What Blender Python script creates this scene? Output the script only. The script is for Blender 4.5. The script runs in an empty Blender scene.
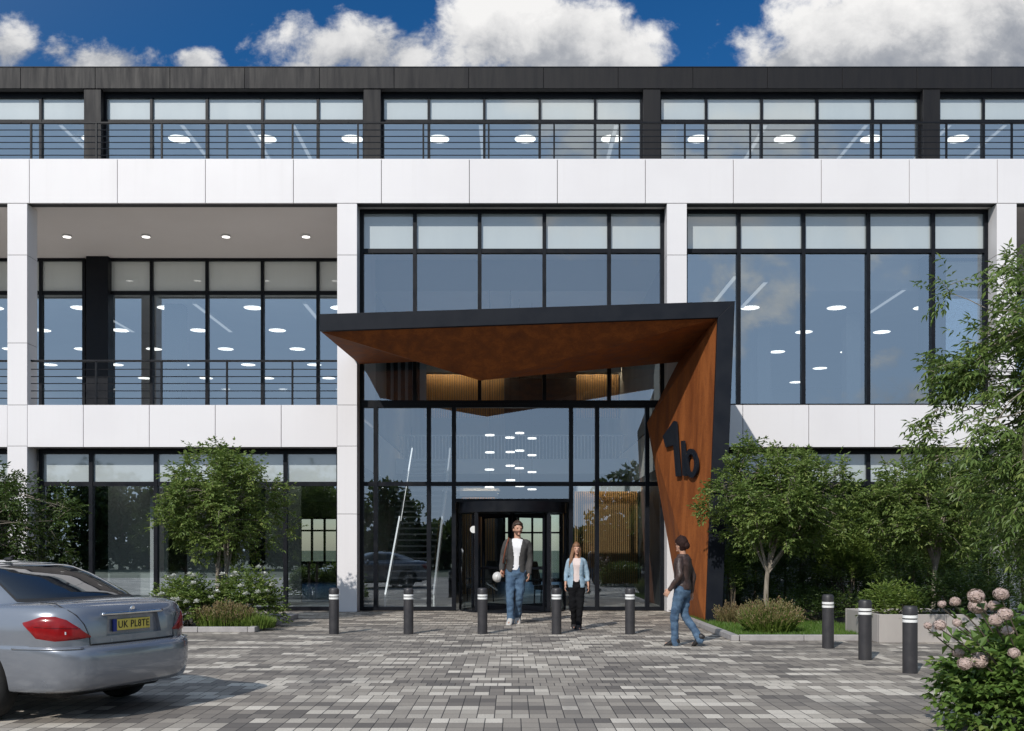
import bpy, bmesh, math, random
from mathutils import Vector, Matrix, noise
SC = bpy.context.scene
COL = SC.collection
R = math.radians
V3 = Vector
EYE = 1.5

def wx(px, d): return (px - 512) / 1008 * d
def wz(py, d): return EYE + (549 - py) / 1008 * d
def lerp(a, b, t): return a + (b - a) * t

def interp(tab, x):
    if x <= tab[0][0]: return tab[0][1]
    for (x0, y0), (x1, y1) in zip(tab, tab[1:]):
        if x <= x1:
            return lerp(y0, y1, (x - x0) / (x1 - x0))
    return tab[-1][1]

# ---------------------------------------------------------------- mesh builder
class MB:
    def __init__(s):
        s.v = []; s.f = []; s.m = []
    def add(s, vs, fs, mi=0):
        o = len(s.v)
        s.v.extend(tuple(p) for p in vs)
        for f in fs:
            s.f.append(tuple(i + o for i in f)); s.m.append(mi)
        return s
    def box(s, x0, x1, y0, y1, z0, z1, mi=0):
        vs = [(x0,y0,z0),(x1,y0,z0),(x1,y1,z0),(x0,y1,z0),(x0,y0,z1),(x1,y0,z1),(x1,y1,z1),(x0,y1,z1)]
        return s.add(vs, [(0,3,2,1),(4,5,6,7),(0,1,5,4),(1,2,6,5),(2,3,7,6),(3,0,4,7)], mi)
    def poly(s, pts, mi=0):
        return s.add(pts, [tuple(range(len(pts)))], mi)
    def prism(s, pts, off, mi=0):
        n = len(pts); off = V3(off)
        vs = [V3(p) for p in pts] + [V3(p) + off for p in pts]
        fs = [tuple(range(n))[::-1], tuple(range(n, 2*n))] + [(i, (i+1) % n, n + (i+1) % n, n + i) for i in range(n)]
        return s.add(vs, fs, mi)
    def loft(s, rings, mi=0, cap=True):
        n = len(rings[0]); vs = [p for r in rings for p in r]; fs = []
        for k in range(len(rings) - 1):
            for i in range(n):
                j = (i + 1) % n
                fs.append((k*n+i, k*n+j, (k+1)*n+j, (k+1)*n+i))
        if cap:
            fs.append(tuple(range(n))[::-1]); o = (len(rings)-1)*n
            fs.append(tuple(range(o, o+n)))
        return s.add(vs, fs, mi)
    def tube(s, path, rad, n=8, mi=0, sx=1.0, up=None, round_ends=False):
        path = [V3(p) for p in path]
        if not isinstance(rad, (list, tuple)): rad = [rad] * len(path)
        rad = list(rad)
        if round_ends:
            d0 = (path[0]-path[1]).normalized(); d1 = (path[-1]-path[-2]).normalized()
            r0, r1 = rad[0], rad[-1]
            path = [path[0]+d0*r0*.9, path[0]+d0*r0*.55] + path + [path[-1]+d1*r1*.55, path[-1]+d1*r1*.9]
            rad = [r0*.35, r0*.8] + rad + [r1*.8, r1*.35]
        rings = []; u = V3(up) if up else None
        for k, p in enumerate(path):
            a = path[max(k-1, 0)]; b = path[min(k+1, len(path)-1)]
            t = (b - a).normalized() if (b-a).length > 1e-9 else V3((0,0,1))
            if u is None:
                u = t.orthogonal()
            u = (u - t * u.dot(t))
            if u.length < 1e-6: u = t.orthogonal()
            u.normalize(); w = t.cross(u)
            rings.append([p + u*math.cos(2*math.pi*i/n)*rad[k]*sx + w*math.sin(2*math.pi*i/n)*rad[k] for i in range(n)])
        return s.loft(rings, mi)
    def ell(s, c, r, rot=None, nu=16, nv=10, mi=0, fn=None):
        c = V3(c); rings = []
        vs = []; fs = []
        for j in range(nv + 1):
            ph = math.pi * j / nv
            for i in range(nu):
                th = 2*math.pi*i/nu
                d = V3((math.sin(ph)*math.cos(th), math.sin(ph)*math.sin(th), math.cos(ph)))
                p = V3((d.x*r[0], d.y*r[1], d.z*r[2]))
                if fn: p = fn(d, p)
                if rot: p = rot @ p
                vs.append(c + p)
        for j in range(nv):
            for i in range(nu):
                k = (i+1) % nu
                fs.append((j*nu+i, (j+1)*nu+i, (j+1)*nu+k, j*nu+k))
        return s.add(vs, fs, mi)
    def lathe(s, prof, c=(0,0,0), n=24, mi=0):
        c = V3(c)
        rings = [[c + V3((r*math.cos(2*math.pi*i/n), r*math.sin(2*math.pi*i/n), z)) for i in range(n)] for r, z in prof]
        return s.loft(rings, mi)
    def disc(s, c, r, h, n=20, mi=0, sy=1.0):
        c = V3(c)
        rings = [[c + V3((r*math.cos(2*math.pi*i/n), r*sy*math.sin(2*math.pi*i/n), z)) for i in range(n)] for z in (0, h)]
        return s.loft(rings, mi)
    def mesh(s, name, mats):
        me = bpy.data.meshes.new(name)
        me.from_pydata(s.v, [], s.f)
        if not isinstance(mats, (list, tuple)): mats = [mats]
        for m in mats: me.materials.append(m)
        if any(s.m): me.polygons.foreach_set('material_index', s.m)
        me.update()
        return me
    def build(s, name, mats, parent=None, smooth=False, bevel=0, fix=False, seg=2):
        me = s.mesh(name, mats)
        if fix:
            bm = bmesh.new(); bm.from_mesh(me); bmesh.ops.remove_doubles(bm, verts=bm.verts, dist=1e-5)
            bmesh.ops.recalc_face_normals(bm, faces=bm.faces); bm.to_mesh(me); bm.free()
        return link(name, me, parent, smooth, bevel, seg)

def link(name, me, parent=None, smooth=False, bevel=0, seg=2):
    o = bpy.data.objects.new(name, me); COL.objects.link(o)
    if parent is not None: o.parent = parent
    if smooth:
        me.polygons.foreach_set('use_smooth', [True]*len(me.polygons))
        if smooth != True: me.set_sharp_from_angle(angle=R(smooth))
    if bevel:
        b = o.modifiers.new('edge', 'BEVEL'); b.width = bevel; b.segments = seg; b.limit_method = 'ANGLE'; b.angle_limit = R(35)
        b.harden_normals = False
    return o

def tag(o, label, cat, group=None):
    o['label'] = label; o['category'] = cat
    if group: o['group'] = group
    return o
def thing(name, label, cat, loc=(0,0,0), rz=0, group=None):
    o = bpy.data.objects.new(name, None); COL.objects.link(o)
    o.location = loc; o.rotation_euler = (0,0,rz); o.empty_display_size = .2
    return tag(o, label, cat, group)
def struct(o, kind='structure'):
    o['kind'] = kind; return o
def dup(root, loc, label=None, rz=None):
    r = root.copy(); COL.objects.link(r); r.location = loc
    if rz is not None: r.rotation_euler = (0,0,rz)
    if label: r['label'] = label
    for ch in list(root.children):
        c = ch.copy(); COL.objects.link(c); c.parent = r
        for g in list(ch.children):
            d = g.copy(); COL.objects.link(d); d.parent = c
    return r

def evaluated(o):
    dg = bpy.context.evaluated_depsgraph_get()
    me = bpy.data.meshes.new_from_object(o.evaluated_get(dg))
    return me
def remeshed(mb, vox, smooth=4, name='m', mats=None):
    me = mb.mesh(name, [])
    bm = bmesh.new(); bm.from_mesh(me); bmesh.ops.recalc_face_normals(bm, faces=bm.faces); bm.to_mesh(me); bm.free()
    o = bpy.data.objects.new('tmp', me); COL.objects.link(o)
    m = o.modifiers.new('r', 'REMESH'); m.mode = 'VOXEL'; m.voxel_size = vox; m.use_smooth_shade = True
    if smooth:
        q = o.modifiers.new('s', 'SMOOTH'); q.iterations = smooth; q.factor = .5
    out = evaluated(o); out.name = name
    bpy.data.objects.remove(o); bpy.data.meshes.remove(me)
    out.materials.clear()
    for k in (mats or []): out.materials.append(k)
    return out

# ---------------------------------------------------------------- node helper
class NT:
    def __init__(s, tree):
        s.t = tree; s.n = tree.nodes; s.l = tree.links
    def node(s, typ, **kw):
        n = s.n.new(typ)
        for k, v in kw.items():
            setattr(n, k, v)
        return n
    def put(s, sock, v):
        if isinstance(v, bpy.types.NodeSocket): s.l.new(v, sock)
        elif v is not None:
            try: sock.default_value = v
            except Exception:
                sock.default_value = (*v, 1) if len(v) == 3 else v
    def math(s, op, a, b=None, c=None, clamp=False):
        n = s.n.new('ShaderNodeMath'); n.operation = op; n.use_clamp = clamp
        s.put(n.inputs[0], a)
        if b is not None: s.put(n.inputs[1], b)
        if c is not None: s.put(n.inputs[2], c)
        return n.outputs[0]
    def xyz(s, v):
        n = s.n.new('ShaderNodeSeparateXYZ'); s.put(n.inputs[0], v); return n.outputs
    def vec(s, x=0, y=0, z=0):
        n = s.n.new('ShaderNodeCombineXYZ')
        for i, q in enumerate((x, y, z)): s.put(n.inputs[i], q)
        return n.outputs[0]
    def noise(s, vec, scale, detail=4, rough=.5, dist=0):
        n = s.n.new('ShaderNodeTexNoise'); s.put(n.inputs['Vector'], vec)
        n.inputs['Scale'].default_value = scale; n.inputs['Detail'].default_value = detail
        n.inputs['Roughness'].default_value = rough; n.inputs['Distortion'].default_value = dist
        return n.outputs[0]
    def white(s, vec):
        n = s.n.new('ShaderNodeTexWhiteNoise'); n.noise_dimensions = '3D'; s.put(n.inputs['Vector'], vec); return n.outputs['Value']
    def ramp(s, fac, stops, mode='LINEAR'):
        n = s.n.new('ShaderNodeValToRGB'); n.color_ramp.interpolation = mode
        el = n.color_ramp.elements
        while len(el) < len(stops): el.new(0.5)
        for e, (p, c) in zip(el, stops):
            e.position = p; e.color = (c, c, c, 1) if not hasattr(c, '__len__') else (*c[:3], 1)
        s.put(n.inputs[0], fac); return n.outputs[0]
    def mix(s, fac, a, b, blend='MIX'):
        n = s.n.new('ShaderNodeMix'); n.data_type = 'RGBA'; n.blend_type = blend
        s.put(n.inputs[0], fac)
        for i, v in ((6, a), (7, b)):
            if not isinstance(v, bpy.types.NodeSocket) and len(v) == 3: v = (*v, 1)
            s.put(n.inputs[i], v)
        return n.outputs[2]
    def maprange(s, v, a, b, c=0, d=1, typ='SMOOTHSTEP'):
        n = s.n.new('ShaderNodeMapRange'); n.interpolation_type = typ; n.clamp = True
        s.put(n.inputs[0], v)
        for i, q in enumerate((a, b, c, d)): n.inputs[1+i].default_value = q
        return n.outputs[0]
    def bump(s, h, strength=.3, dist=.01):
        n = s.n.new('ShaderNodeBump'); n.inputs['Strength'].default_value = strength; n.inputs['Distance'].default_value = dist
        s.put(n.inputs['Height'], h); return n.outputs[0]
    def coord(s, which='Object'):
        return s.n.new('ShaderNodeTexCoord').outputs[which]
    def pos(s): return s.n.new('ShaderNodeNewGeometry').outputs['Position']

def newmat(name):
    m = bpy.data.materials.new(name); m.use_nodes = True
    t = NT(m.node_tree); t.n.clear()
    out = t.n.new('ShaderNodeOutputMaterial')
    return m, t, out
def pm(name, c1, c2=None, scale=3.0, rough=.6, metal=0, bump=0, bscale=None, spec=.5, coat=0, detail=5, rvar=.1, stretch=None, world=True, coat_ior=1.5):
    m, t, out = newmat(name)
    b = t.node('ShaderNodeBsdfPrincipled')
    v = t.pos() if world else t.coord()
    if stretch:
        mp = t.node('ShaderNodeMapping'); t.put(mp.inputs[0], v); mp.inputs[3].default_value = stretch; v = mp.outputs[0]
    c2 = c2 or tuple(x*.85 for x in c1)
    n1 = t.noise(v, scale, detail, .6)
    f = t.maprange(n1, .3, .7)
    t.put(b.inputs['Base Color'], t.mix(f, c1, c2))
    t.put(b.inputs['Roughness'], t.maprange(n1, .25, .75, max(0, rough-rvar), min(1, rough+rvar), 'LINEAR'))
    b.inputs['Metallic'].default_value = metal; b.inputs['Specular IOR Level'].default_value = spec
    if coat:
        b.inputs['Coat Weight'].default_value = coat; b.inputs['Coat Roughness'].default_value = .03; b.inputs['Coat IOR'].default_value = coat_ior
    if bump:
        t.put(b.inputs['Normal'], t.bump(t.noise(v, bscale or scale*8, 4), bump, .01))
    t.l.new(b.outputs[0], out.inputs[0])
    return m
def emit(name, c, s):
    m, t, out = newmat(name)
    b = t.node('ShaderNodeEmission'); b.inputs[0].default_value = (*c, 1); b.inputs[1].default_value = s
    t.l.new(b.outputs[0], out.inputs[0]); return m
def glass(name, tint, refl=.3, gtint=(.9,.95,1), ior=1.5, rough=0.0):
    m, t, out = newmat(name)
    tr = t.node('ShaderNodeBsdfTransparent'); tr.inputs[0].default_value = (*tint, 1)
    gl = t.node('ShaderNodeBsdfGlossy'); gl.inputs[0].default_value = (*gtint, 1); gl.inputs['Roughness'].default_value = rough
    ge = t.node('ShaderNodeNewGeometry'); dt = t.node('ShaderNodeVectorMath', operation='DOT_PRODUCT')
    t.l.new(ge.outputs['Normal'], dt.inputs[0]); t.l.new(ge.outputs['Incoming'], dt.inputs[1])
    sch = t.math('POWER', t.math('SUBTRACT', 1.0, t.math('ABSOLUTE', dt.outputs['Value']), clamp=True), 5)   # the same from both sides
    fac = t.math('ADD', t.math('MULTIPLY', sch, 1-refl), refl, clamp=True)
    mx = t.node('ShaderNodeMixShader'); t.put(mx.inputs[0], fac)
    t.l.new(tr.outputs[0], mx.inputs[1]); t.l.new(gl.outputs[0], mx.inputs[2]); t.l.new(mx.outputs[0], out.inputs[0])
    return m
def leafmat(name, c1, c2, c3=None, trans=.3, rough=.5):
    m, t, out = newmat(name)
    g = t.node('ShaderNodeNewGeometry')
    rnd = g.outputs['Random Per Island']
    n = t.noise(g.outputs['Position'], 1.7, 3)
    f = t.math('ADD', t.math('MULTIPLY', rnd, .6), t.math('MULTIPLY', t.maprange(n, .35, .65), .4))
    col = t.mix(f, c1, c2)
    if c3: col = t.mix(t.maprange(rnd, .86, .98), col, c3)
    b = t.node('ShaderNodeBsdfPrincipled'); t.put(b.inputs['Base Color'], col); b.inputs['Roughness'].default_value = rough
    b.inputs['Specular IOR Level'].default_value = .35
    tl = t.node('ShaderNodeBsdfTranslucent'); t.put(tl.inputs[0], t.mix(.5, col, (.16,.24,.03)))
    mx = t.node('ShaderNodeMixShader'); mx.inputs[0].default_value = trans
    t.l.new(b.outputs[0], mx.inputs[1]); t.l.new(tl.outputs[0], mx.inputs[2]); t.l.new(mx.outputs[0], out.inputs[0])
    return m

# ---------------------------------------------------------------- materials
M = {}
M['white'] = pm('white_panel', (.735,.725,.745), (.70,.688,.71), .6, .42, spec=.4, rvar=.08)
def white_panel():
    m, t, out = newmat('white_panel')
    b = t.node('ShaderNodeBsdfPrincipled'); p = t.pos()
    mp = t.node('ShaderNodeMapping'); t.put(mp.inputs[0], p); mp.inputs[3].default_value = (5, 5, .22)
    s1 = t.noise(mp.outputs[0], 1.0, 6, .6); s2 = t.noise(p, .55, 4)
    pc = t.xyz(p); pn = t.white(t.vec(t.math('FLOOR', t.math('DIVIDE', pc[0], 1.0478)), t.math('FLOOR', t.math('DIVIDE', pc[2], 1.9)), 0))
    col = t.mix(t.maprange(s1, .50, .78, 0, .38), (.715,.695,.700), (.635,.612,.610))
    col = t.mix(t.maprange(s2, .4, .65, 0, .6), col, (.675,.652,.658))
    col = t.mix(t.math('MULTIPLY', pn, .06), col, (.60,.60,.62))
    t.put(b.inputs['Base Color'], col); t.put(b.inputs['Roughness'], t.maprange(s1, .3, .7, .32, .5, 'LINEAR')); b.inputs['Specular IOR Level'].default_value = .4
    t.put(b.inputs['Normal'], t.bump(t.noise(p, .9, 2), .12, .02))
    t.l.new(b.outputs[0], out.inputs[0]); return m
M['white'] = white_panel()
M['dark'] = pm('charcoal_metal', (.008,.010,.015), (.012,.014,.019), 2.5, .5, metal=.0, spec=.12, bump=.03, bscale=9)
M['parapet'] = pm('charcoal_cladding', (.015,.014,.0145), (.009,.009,.011), 1.3, .5, spec=.2, stretch=(6,6,.6))
M['frame'] = pm('black_frame', (.005,.006,.009), (.008,.009,.012), 4, .4, spec=.18)
M['backing'] = pm('joint_backing_board', (.05,.05,.052), None, 3, .8)  # dark backing behind the open panel joints
M['soffit'] = pm('soffit_render', (.82,.765,.735), (.79,.735,.705), .5, .7)
M['blind'] = pm('opal_pane', (.40,.445,.45), (.365,.41,.42), .9, .5, coat=1.0, coat_ior=2.3, stretch=(1,1,.2), rvar=.05)
M['opal_shade_lift'] = pm('shade_lifted_pane', (.76,.80,.77), (.70,.74,.715), .9, .5, coat=1.0, coat_ior=2.0, stretch=(1,1,.2), rvar=.05)  # opal pane colour brightened to offset the shade on the balcony
M['ceil'] = pm('office_ceiling', (.66,.68,.70), (.62,.64,.66), .4, .8)
M['ofloor'] = pm('office_carpet', (.16,.165,.175), (.12,.125,.135), 2, .9)
M['iwall'] = pm('office_wall', (.36,.38,.40), (.30,.32,.34), .5, .8)
M['greypanel'] = pm('grey_partition', (.30,.32,.31), (.25,.27,.265), .7, .7)
M['deck'] = pm('balcony_paving', (.74,.72,.69), (.66,.64,.62), 1.2, .7)
M['tile'] = pm('lobby_tile', (.30,.29,.28), (.24,.235,.23), .8, .35)
M['darkwall'] = pm('dark_lobby_wall', (.075,.075,.078), (.055,.055,.058), 1, .5)
M['timber'] = pm('timber_slat', (.36,.21,.08), (.24,.13,.05), 4, .5, stretch=(14,14,.8))
M['whitebar'] = pm('white_metal', (.75,.75,.74), None, 2, .4)
M['glass'] = glass('office_glass', (.84,.90,.91), .37, (.82,.92,1.0))
M['lobbyglass'] = glass('lobby_glass', (.86,.91,.92), .27, (.82,.91,1.0))
M['doorglass'] = glass('door_glass', (.80,.86,.88), .06)
M['led'] = emit('led_white', (1,.97,.92), 2.2)
M['ledwarm'] = emit('led_warm', (1,.76,.48), 26)
M['ledsoft'] = emit('led_soft', (1,.76,.48), 9)
M['ledstrip'] = emit('led_strip', (1,1,1), 1.15)
M['leddim'] = emit('led_dim', (.95,.97,1), .42)
M['black'] = pm('black_fabric', (.012,.012,.013), None, 6, .7)
M['bollard'] = pm('bollard_paint', (.028,.027,.030), (.036,.034,.036), 8, .45, bump=.05, bscale=60)
M['band'] = pm('reflective_white', (.78,.78,.76), (.7,.7,.68), 6, .4)
M['kerb'] = pm('granite_kerb', (.36,.34,.33), (.28,.265,.26), 6, .8, bump=.2, bscale=60)
M['planter'] = pm('planter_stone', (.40,.37,.345), (.33,.305,.285), 1.6, .75, bump=.12, bscale=40, stretch=(1,1,.35))
M['soil'] = pm('soil', (.035,.027,.02), (.02,.015,.012), 8, .95, bump=.5, bscale=20)
M['bark'] = pm('bark', (.30,.26,.21), (.17,.145,.115), 9, .85, bump=.4, bscale=30, stretch=(3,3,.7))
M['twig'] = pm('twig', (.10,.08,.055), (.07,.055,.04), 9, .85)
M['leafA'] = leafmat('leaf_ash', (.105,.170,.042), (.235,.31,.085), (.33,.38,.12), .38)
M['leafB'] = leafmat('leaf_near', (.085,.145,.040), (.20,.28,.075), (.29,.35,.11), .37, .42)
M['leafC'] = leafmat('leaf_dark', (.035,.065,.018), (.075,.12,.028), (.12,.16,.045), .25)
M['leafH'] = leafmat('leaf_hedge', (.040,.078,.022), (.085,.14,.034), (.14,.19,.05), .3)
M['leafL'] = leafmat('leaf_lime', (.11,.175,.032), (.20,.27,.055), (.25,.30,.08), .33)
M['leafY'] = leafmat('leaf_hydrangea', (.075,.145,.03), (.15,.235,.055), (.22,.28,.08), .32, .38)
M['grassm'] = leafmat('lawn_blade', (.06,.13,.018), (.11,.19,.03), (.16,.20,.05), .25)
M['straw'] = leafmat('straw_blade', (.16,.15,.06), (.26,.20,.10), (.30,.17,.11), .25)
M['red'] = leafmat('reddish_spike', (.19,.125,.07), (.24,.19,.09), (.17,.20,.07), .25)
M['petalw'] = leafmat('white_petal', (.68,.68,.64), (.78,.78,.74), None, .25)
M['petalp'] = leafmat('pink_petal', (.52,.39,.35), (.66,.52,.47), (.50,.40,.32), .25)

def corten(name):
    m, t, out = newmat(name)
    b = t.node('ShaderNodeBsdfPrincipled'); p = t.pos()
    mp = t.node('ShaderNodeMapping'); t.put(mp.inputs[0], p); mp.inputs[3].default_value = (3.0, 3.0, .55)
    n1 = t.noise(mp.outputs[0], 1.2, 6, .62, .3); n2 = t.noise(p, 26, 5, .6)
    c = t.ramp(t.math('ADD', t.math('MULTIPLY', n1, .75), t.math('MULTIPLY', n2, .25)), [(.30,(.120,.032,.008)),(.48,(.20,.058,.013)),(.60,(.285,.088,.020)),(.74,(.17,.048,.012))])
    t.put(b.inputs['Base Color'], c); t.put(b.inputs['Roughness'], t.maprange(n1, .3, .7, .62, .85, 'LINEAR'))
    b.inputs['Specular IOR Level'].default_value = .3
    t.put(b.inputs['Normal'], t.bump(n2, .12, .006)); t.l.new(b.outputs[0], out.inputs[0]); return m
M['corten'] = corten('weathered_steel')

def paving():
    m, t, out = newmat('block_paving')
    b = t.node('ShaderNodeBsdfPrincipled'); p = t.xyz(t.pos())
    W, L = .157, .235
    x = t.math('DIVIDE', p[0], W); y = t.math('DIVIDE', p[1], L)
    cy = t.math('FLOOR', y); fy = t.math('FRACT', y)
    rr = t.white(t.vec(cy, 3.3, 1.7))
    sh = t.math('MULTIPLY', t.math('GREATER_THAN', rr, .62), .5)   # some courses shifted by half a block
    x = t.math('ADD', x, sh)
    cx = t.math('FLOOR', x); fx = t.math('FRACT', x)
    r1 = t.white(t.vec(cx, cy, .5))
    c2 = t.math('FLOOR', t.math('ADD', t.math('MULTIPLY', cx, .30), t.math('MULTIPLY', rr, 5)))
    r2 = t.white(t.vec(c2, cy, 9.5))
    tone = t.math('ADD', t.math('MULTIPLY', r1, .27), t.math('MULTIPLY', r2, .73))
    big = t.noise(t.vec(p[0], p[1], 0), .35, 3)
    tone = t.math('ADD', tone, t.math('MULTIPLY', t.math('SUBTRACT', big, .5), .25))
    col = t.ramp(tone, [(.12,(.138,.121,.107)),(.34,(.228,.200,.172)),(.54,(.318,.279,.236)),(.66,(.39,.346,.292)),(.74,(.55,.495,.42)),(.95,(.69,.625,.535))])
    fine = t.noise(t.vec(p[0], p[1], 0), 55, 4, .7)
    col = t.mix(t.maprange(fine, .3, .75, 0, .35), col, (.12,.115,.11))
    st = t.noise(t.vec(p[0], p[1], 4), 1.1, 5, .6)
    col = t.mix(t.maprange(st, .50, .74, 0, .5), col, (.13,.12,.112))
    st2 = t.noise(t.vec(t.math('MULTIPLY', p[0], .6), t.math('MULTIPLY', p[1], .18), 8), 1.0, 4, .6)
    col = t.mix(t.maprange(st2, .55, .72, 0, .4), col, (.16,.148,.138))
    ex = t.math('MULTIPLY', t.math('MINIMUM', fx, t.math('SUBTRACT', 1, fx)), W)
    ey = t.math('MULTIPLY', t.math('MINIMUM', fy, t.math('SUBTRACT', 1, fy)), L)
    e = t.math('MINIMUM', ex, ey)
    jm = t.maprange(e, .0025, .0055)
    col = t.mix(jm, (.035,.033,.032), col)
    t.put(b.inputs['Base Color'], col); b.inputs['Roughness'].default_value = .78
    b.inputs['Specular IOR Level'].default_value = .35
    h = t.math('ADD', t.math('ADD', t.maprange(e, 0, .010), t.math('MULTIPLY', r1, .25)), t.math('MULTIPLY', fine, .3))
    t.put(b.inputs['Normal'], t.bump(h, .5, .006))
    t.l.new(b.outputs[0], out.inputs[0]); return m
M['paving'] = paving()
M['ground'] = pm('far_ground', (.09,.11,.05), (.07,.085,.045), .05, .9)
# ---------------------------------------------------------------- world, sun, camera
SUN_EL = R(35.5)
SUN_TRAVEL = V3((.43, .903, 0)).normalized() * math.cos(SUN_EL) + V3((0, 0, -math.sin(SUN_EL)))
w = bpy.data.worlds.new('World'); SC.world = w; w.use_nodes = True
t = NT(w.node_tree); t.n.clear()
out = t.n.new('ShaderNodeOutputWorld'); bg = t.n.new('ShaderNodeBackground'); bg.inputs[1].default_value = .09
sky = t.n.new('ShaderNodeTexSky'); sky.sky_type = 'NISHITA'; sky.sun_disc = False
sky.sun_elevation = SUN_EL; sky.sun_rotation = math.atan2(-SUN_TRAVEL.x, -SUN_TRAVEL.y)
sky.air_density = 1.0; sky.dust_density = .6; sky.ozone_density = 2.5; sky.altitude = 100
d = t.n.new('ShaderNodeTexCoord').outputs['Generated']
dx, dy, dz = t.xyz(d)
ay = t.math('MAXIMUM', t.math('ABSOLUTE', dy), .12)
u = t.math('DIVIDE', dx, ay); v = t.math('DIVIDE', dz, ay)
back = t.math('MULTIPLY', t.math('LESS_THAN', dy, 0), 7.3)
uv = t.vec(u, t.math('MULTIPLY', v, 1.15), back)
n1 = t.noise(uv, 7.5, 10, .62, .15)
n2 = t.noise(uv, 22, 8, .6, .3)
blobs = [(560,42,112,64,1.0),(500,30,80,60,.9),(620,62,48,34,.9),(360,48,105,46,.75),(300,30,34,28,.45),(905,44,172,76,1.1),(800,64,62,30,.85),(1010,20,120,70,1.0),
         (8,48,46,40,.7),(105,62,66,26,.72),(60,50,40,20,.4),(196,62,30,17,.62),(300,66,30,10,.5)]
mask = None
for (px, py, a, b_, s_) in blobs:
    u0 = (px-512)/1008; v0 = (549-py)/1008
    q = t.math('SQRT', t.math('ADD', t.math('POWER', t.math('DIVIDE', t.math('SUBTRACT', u, u0), a/1008), 2), t.math('POWER', t.math('DIVIDE', t.math('SUBTRACT', v, v0), b_/1008), 2)))
    q = t.math('MULTIPLY', t.math('SUBTRACT', 1.0, q), s_)
    mask = q if mask is None else t.math('MAXIMUM', mask, q)
mask = t.math('MAXIMUM', mask, -.6)
elev = dz
high = t.maprange(elev, .55, .75)
far = t.math('ADD', t.math('MULTIPLY', t.maprange(t.noise(d, 2.6, 5, .55), .5, .66), .9), -.62)   # the rest of the sky: scattered cumulus
front = t.math('MULTIPLY', t.math('GREATER_THAN', dy, 0), t.math('LESS_THAN', t.math('ABSOLUTE', u), .62))
front = t.math('MULTIPLY', front, t.maprange(v, .30, .36))
mask = t.math('ADD', t.math('MULTIPLY', front, mask), t.math('MULTIPLY', t.math('SUBTRACT', 1, front), far))
dens = t.math('ADD', mask, t.math('ADD', t.math('MULTIPLY', t.math('SUBTRACT', n1, .5), 1.7), t.math('MULTIPLY', t.math('SUBTRACT', n2, .5), .95)))
n3 = t.noise(uv, 70, 5, .6)
dens = t.math('ADD', dens, t.math('MULTIPLY', t.math('SUBTRACT', n3, .5), .25))
al = t.maprange(dens, .0, .42)
# cloud tone: bright billows with grey bellies
sh = t.math('ADD', t.math('MULTIPLY', n1, .85), t.math('ADD', t.math('MULTIPLY', n2, .35), t.math('SUBTRACT', t.math('ADD', t.math('MULTIPLY', front, t.math('MULTIPLY', t.math('SUBTRACT', v, .50), 3.0)), t.math('MULTIPLY', t.math('SUBTRACT', 1, front), .06)), t.math('MULTIPLY', t.maprange(u, .24, .50), .17))))
ccol = t.ramp(sh, [(.34,(2.7,3.0,3.6)),(.48,(4.6,4.8,5.2)),(.60,(8.0,8.0,8.05)),(.74,(10.2,10.1,10.0))])
for e in []: pass
skyc = t.mix(1.0, sky.outputs[0], (.14,.54,.90), 'MULTIPLY')
skyc = t.mix(t.maprange(dz, .0, .40, .0, 1.0), sky.outputs[0], skyc)
sund = t.n.new('ShaderNodeVectorMath'); sund.operation = 'DOT_PRODUCT'; t.put(sund.inputs[0], d); sund.inputs[1].default_value = tuple(-SUN_TRAVEL)
veil = t.maprange(sund.outputs['Value'], -.35, .75, 0, .85)
skyc = t.mix(veil, skyc, (6.0,7.6,9.8))
fin = t.mix(t.math('MULTIPLY', al, t.maprange(dz, .0, .06)), skyc, ccol)
t.l.new(fin, bg.inputs[0]); t.l.new(bg.outputs[0], out.inputs[0])

ld = bpy.data.lights.new('sun', 'SUN'); ld.energy = 3.75; ld.angle = R(.55); ld.color = (1, .955, .895)
so = bpy.data.objects.new('sun', ld); COL.objects.link(so)
so.rotation_euler = SUN_TRAVEL.to_track_quat('-Z', 'Y').to_euler(); so.location = (-20, -40, 40)

cam = bpy.data.cameras.new('camera'); co = bpy.data.objects.new('camera', cam); COL.objects.link(co)
co.location = (0, 0, EYE); co.rotation_euler = (R(90), 0, 0)
cam.sensor_width = 36; cam.lens = 1008/1024*36; cam.shift_y = (549-365.5)/1024; cam.clip_end = 5000; cam.clip_start = .05
SC.camera = co
SC.view_settings.view_transform = 'Standard'; SC.view_settings.look = 'None'; SC.view_settings.gamma = 1; SC.view_settings.exposure = 0
SC.view_settings.use_curve_mapping = False
SC.render.engine = 'CYCLES'
SC.cycles.use_denoising = True; SC.cycles.denoising_input_passes = 'RGB_ALBEDO_NORMAL'; SC.cycles.denoising_prefilter = 'NONE'
try: SC.cycles.denoiser = 'OPENIMAGEDENOISE'
except Exception: pass
SC.cycles.max_bounces = 8; SC.cycles.transparent_max_bounces = 24; SC.cycles.diffuse_bounces = 3; SC.cycles.glossy_bounces = 4
SC.cycles.caustics_reflective = False; SC.cycles.caustics_refractive = False; SC.cycles.sample_clamp_indirect = 4

# ---------------------------------------------------------------- ground
g = MB(); g.poly([(-900,-900,-.03),(900,-900,-.03),(900,900,-.03),(-900,900,-.03)])
struct(g.build('ground', M['ground']))
g = MB(); g.poly([(-45,-4,0),(45,-4,0),(45,24.55,0),(-45,24.55,0)])
struct(g.build('paving', M['paving']))

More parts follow.
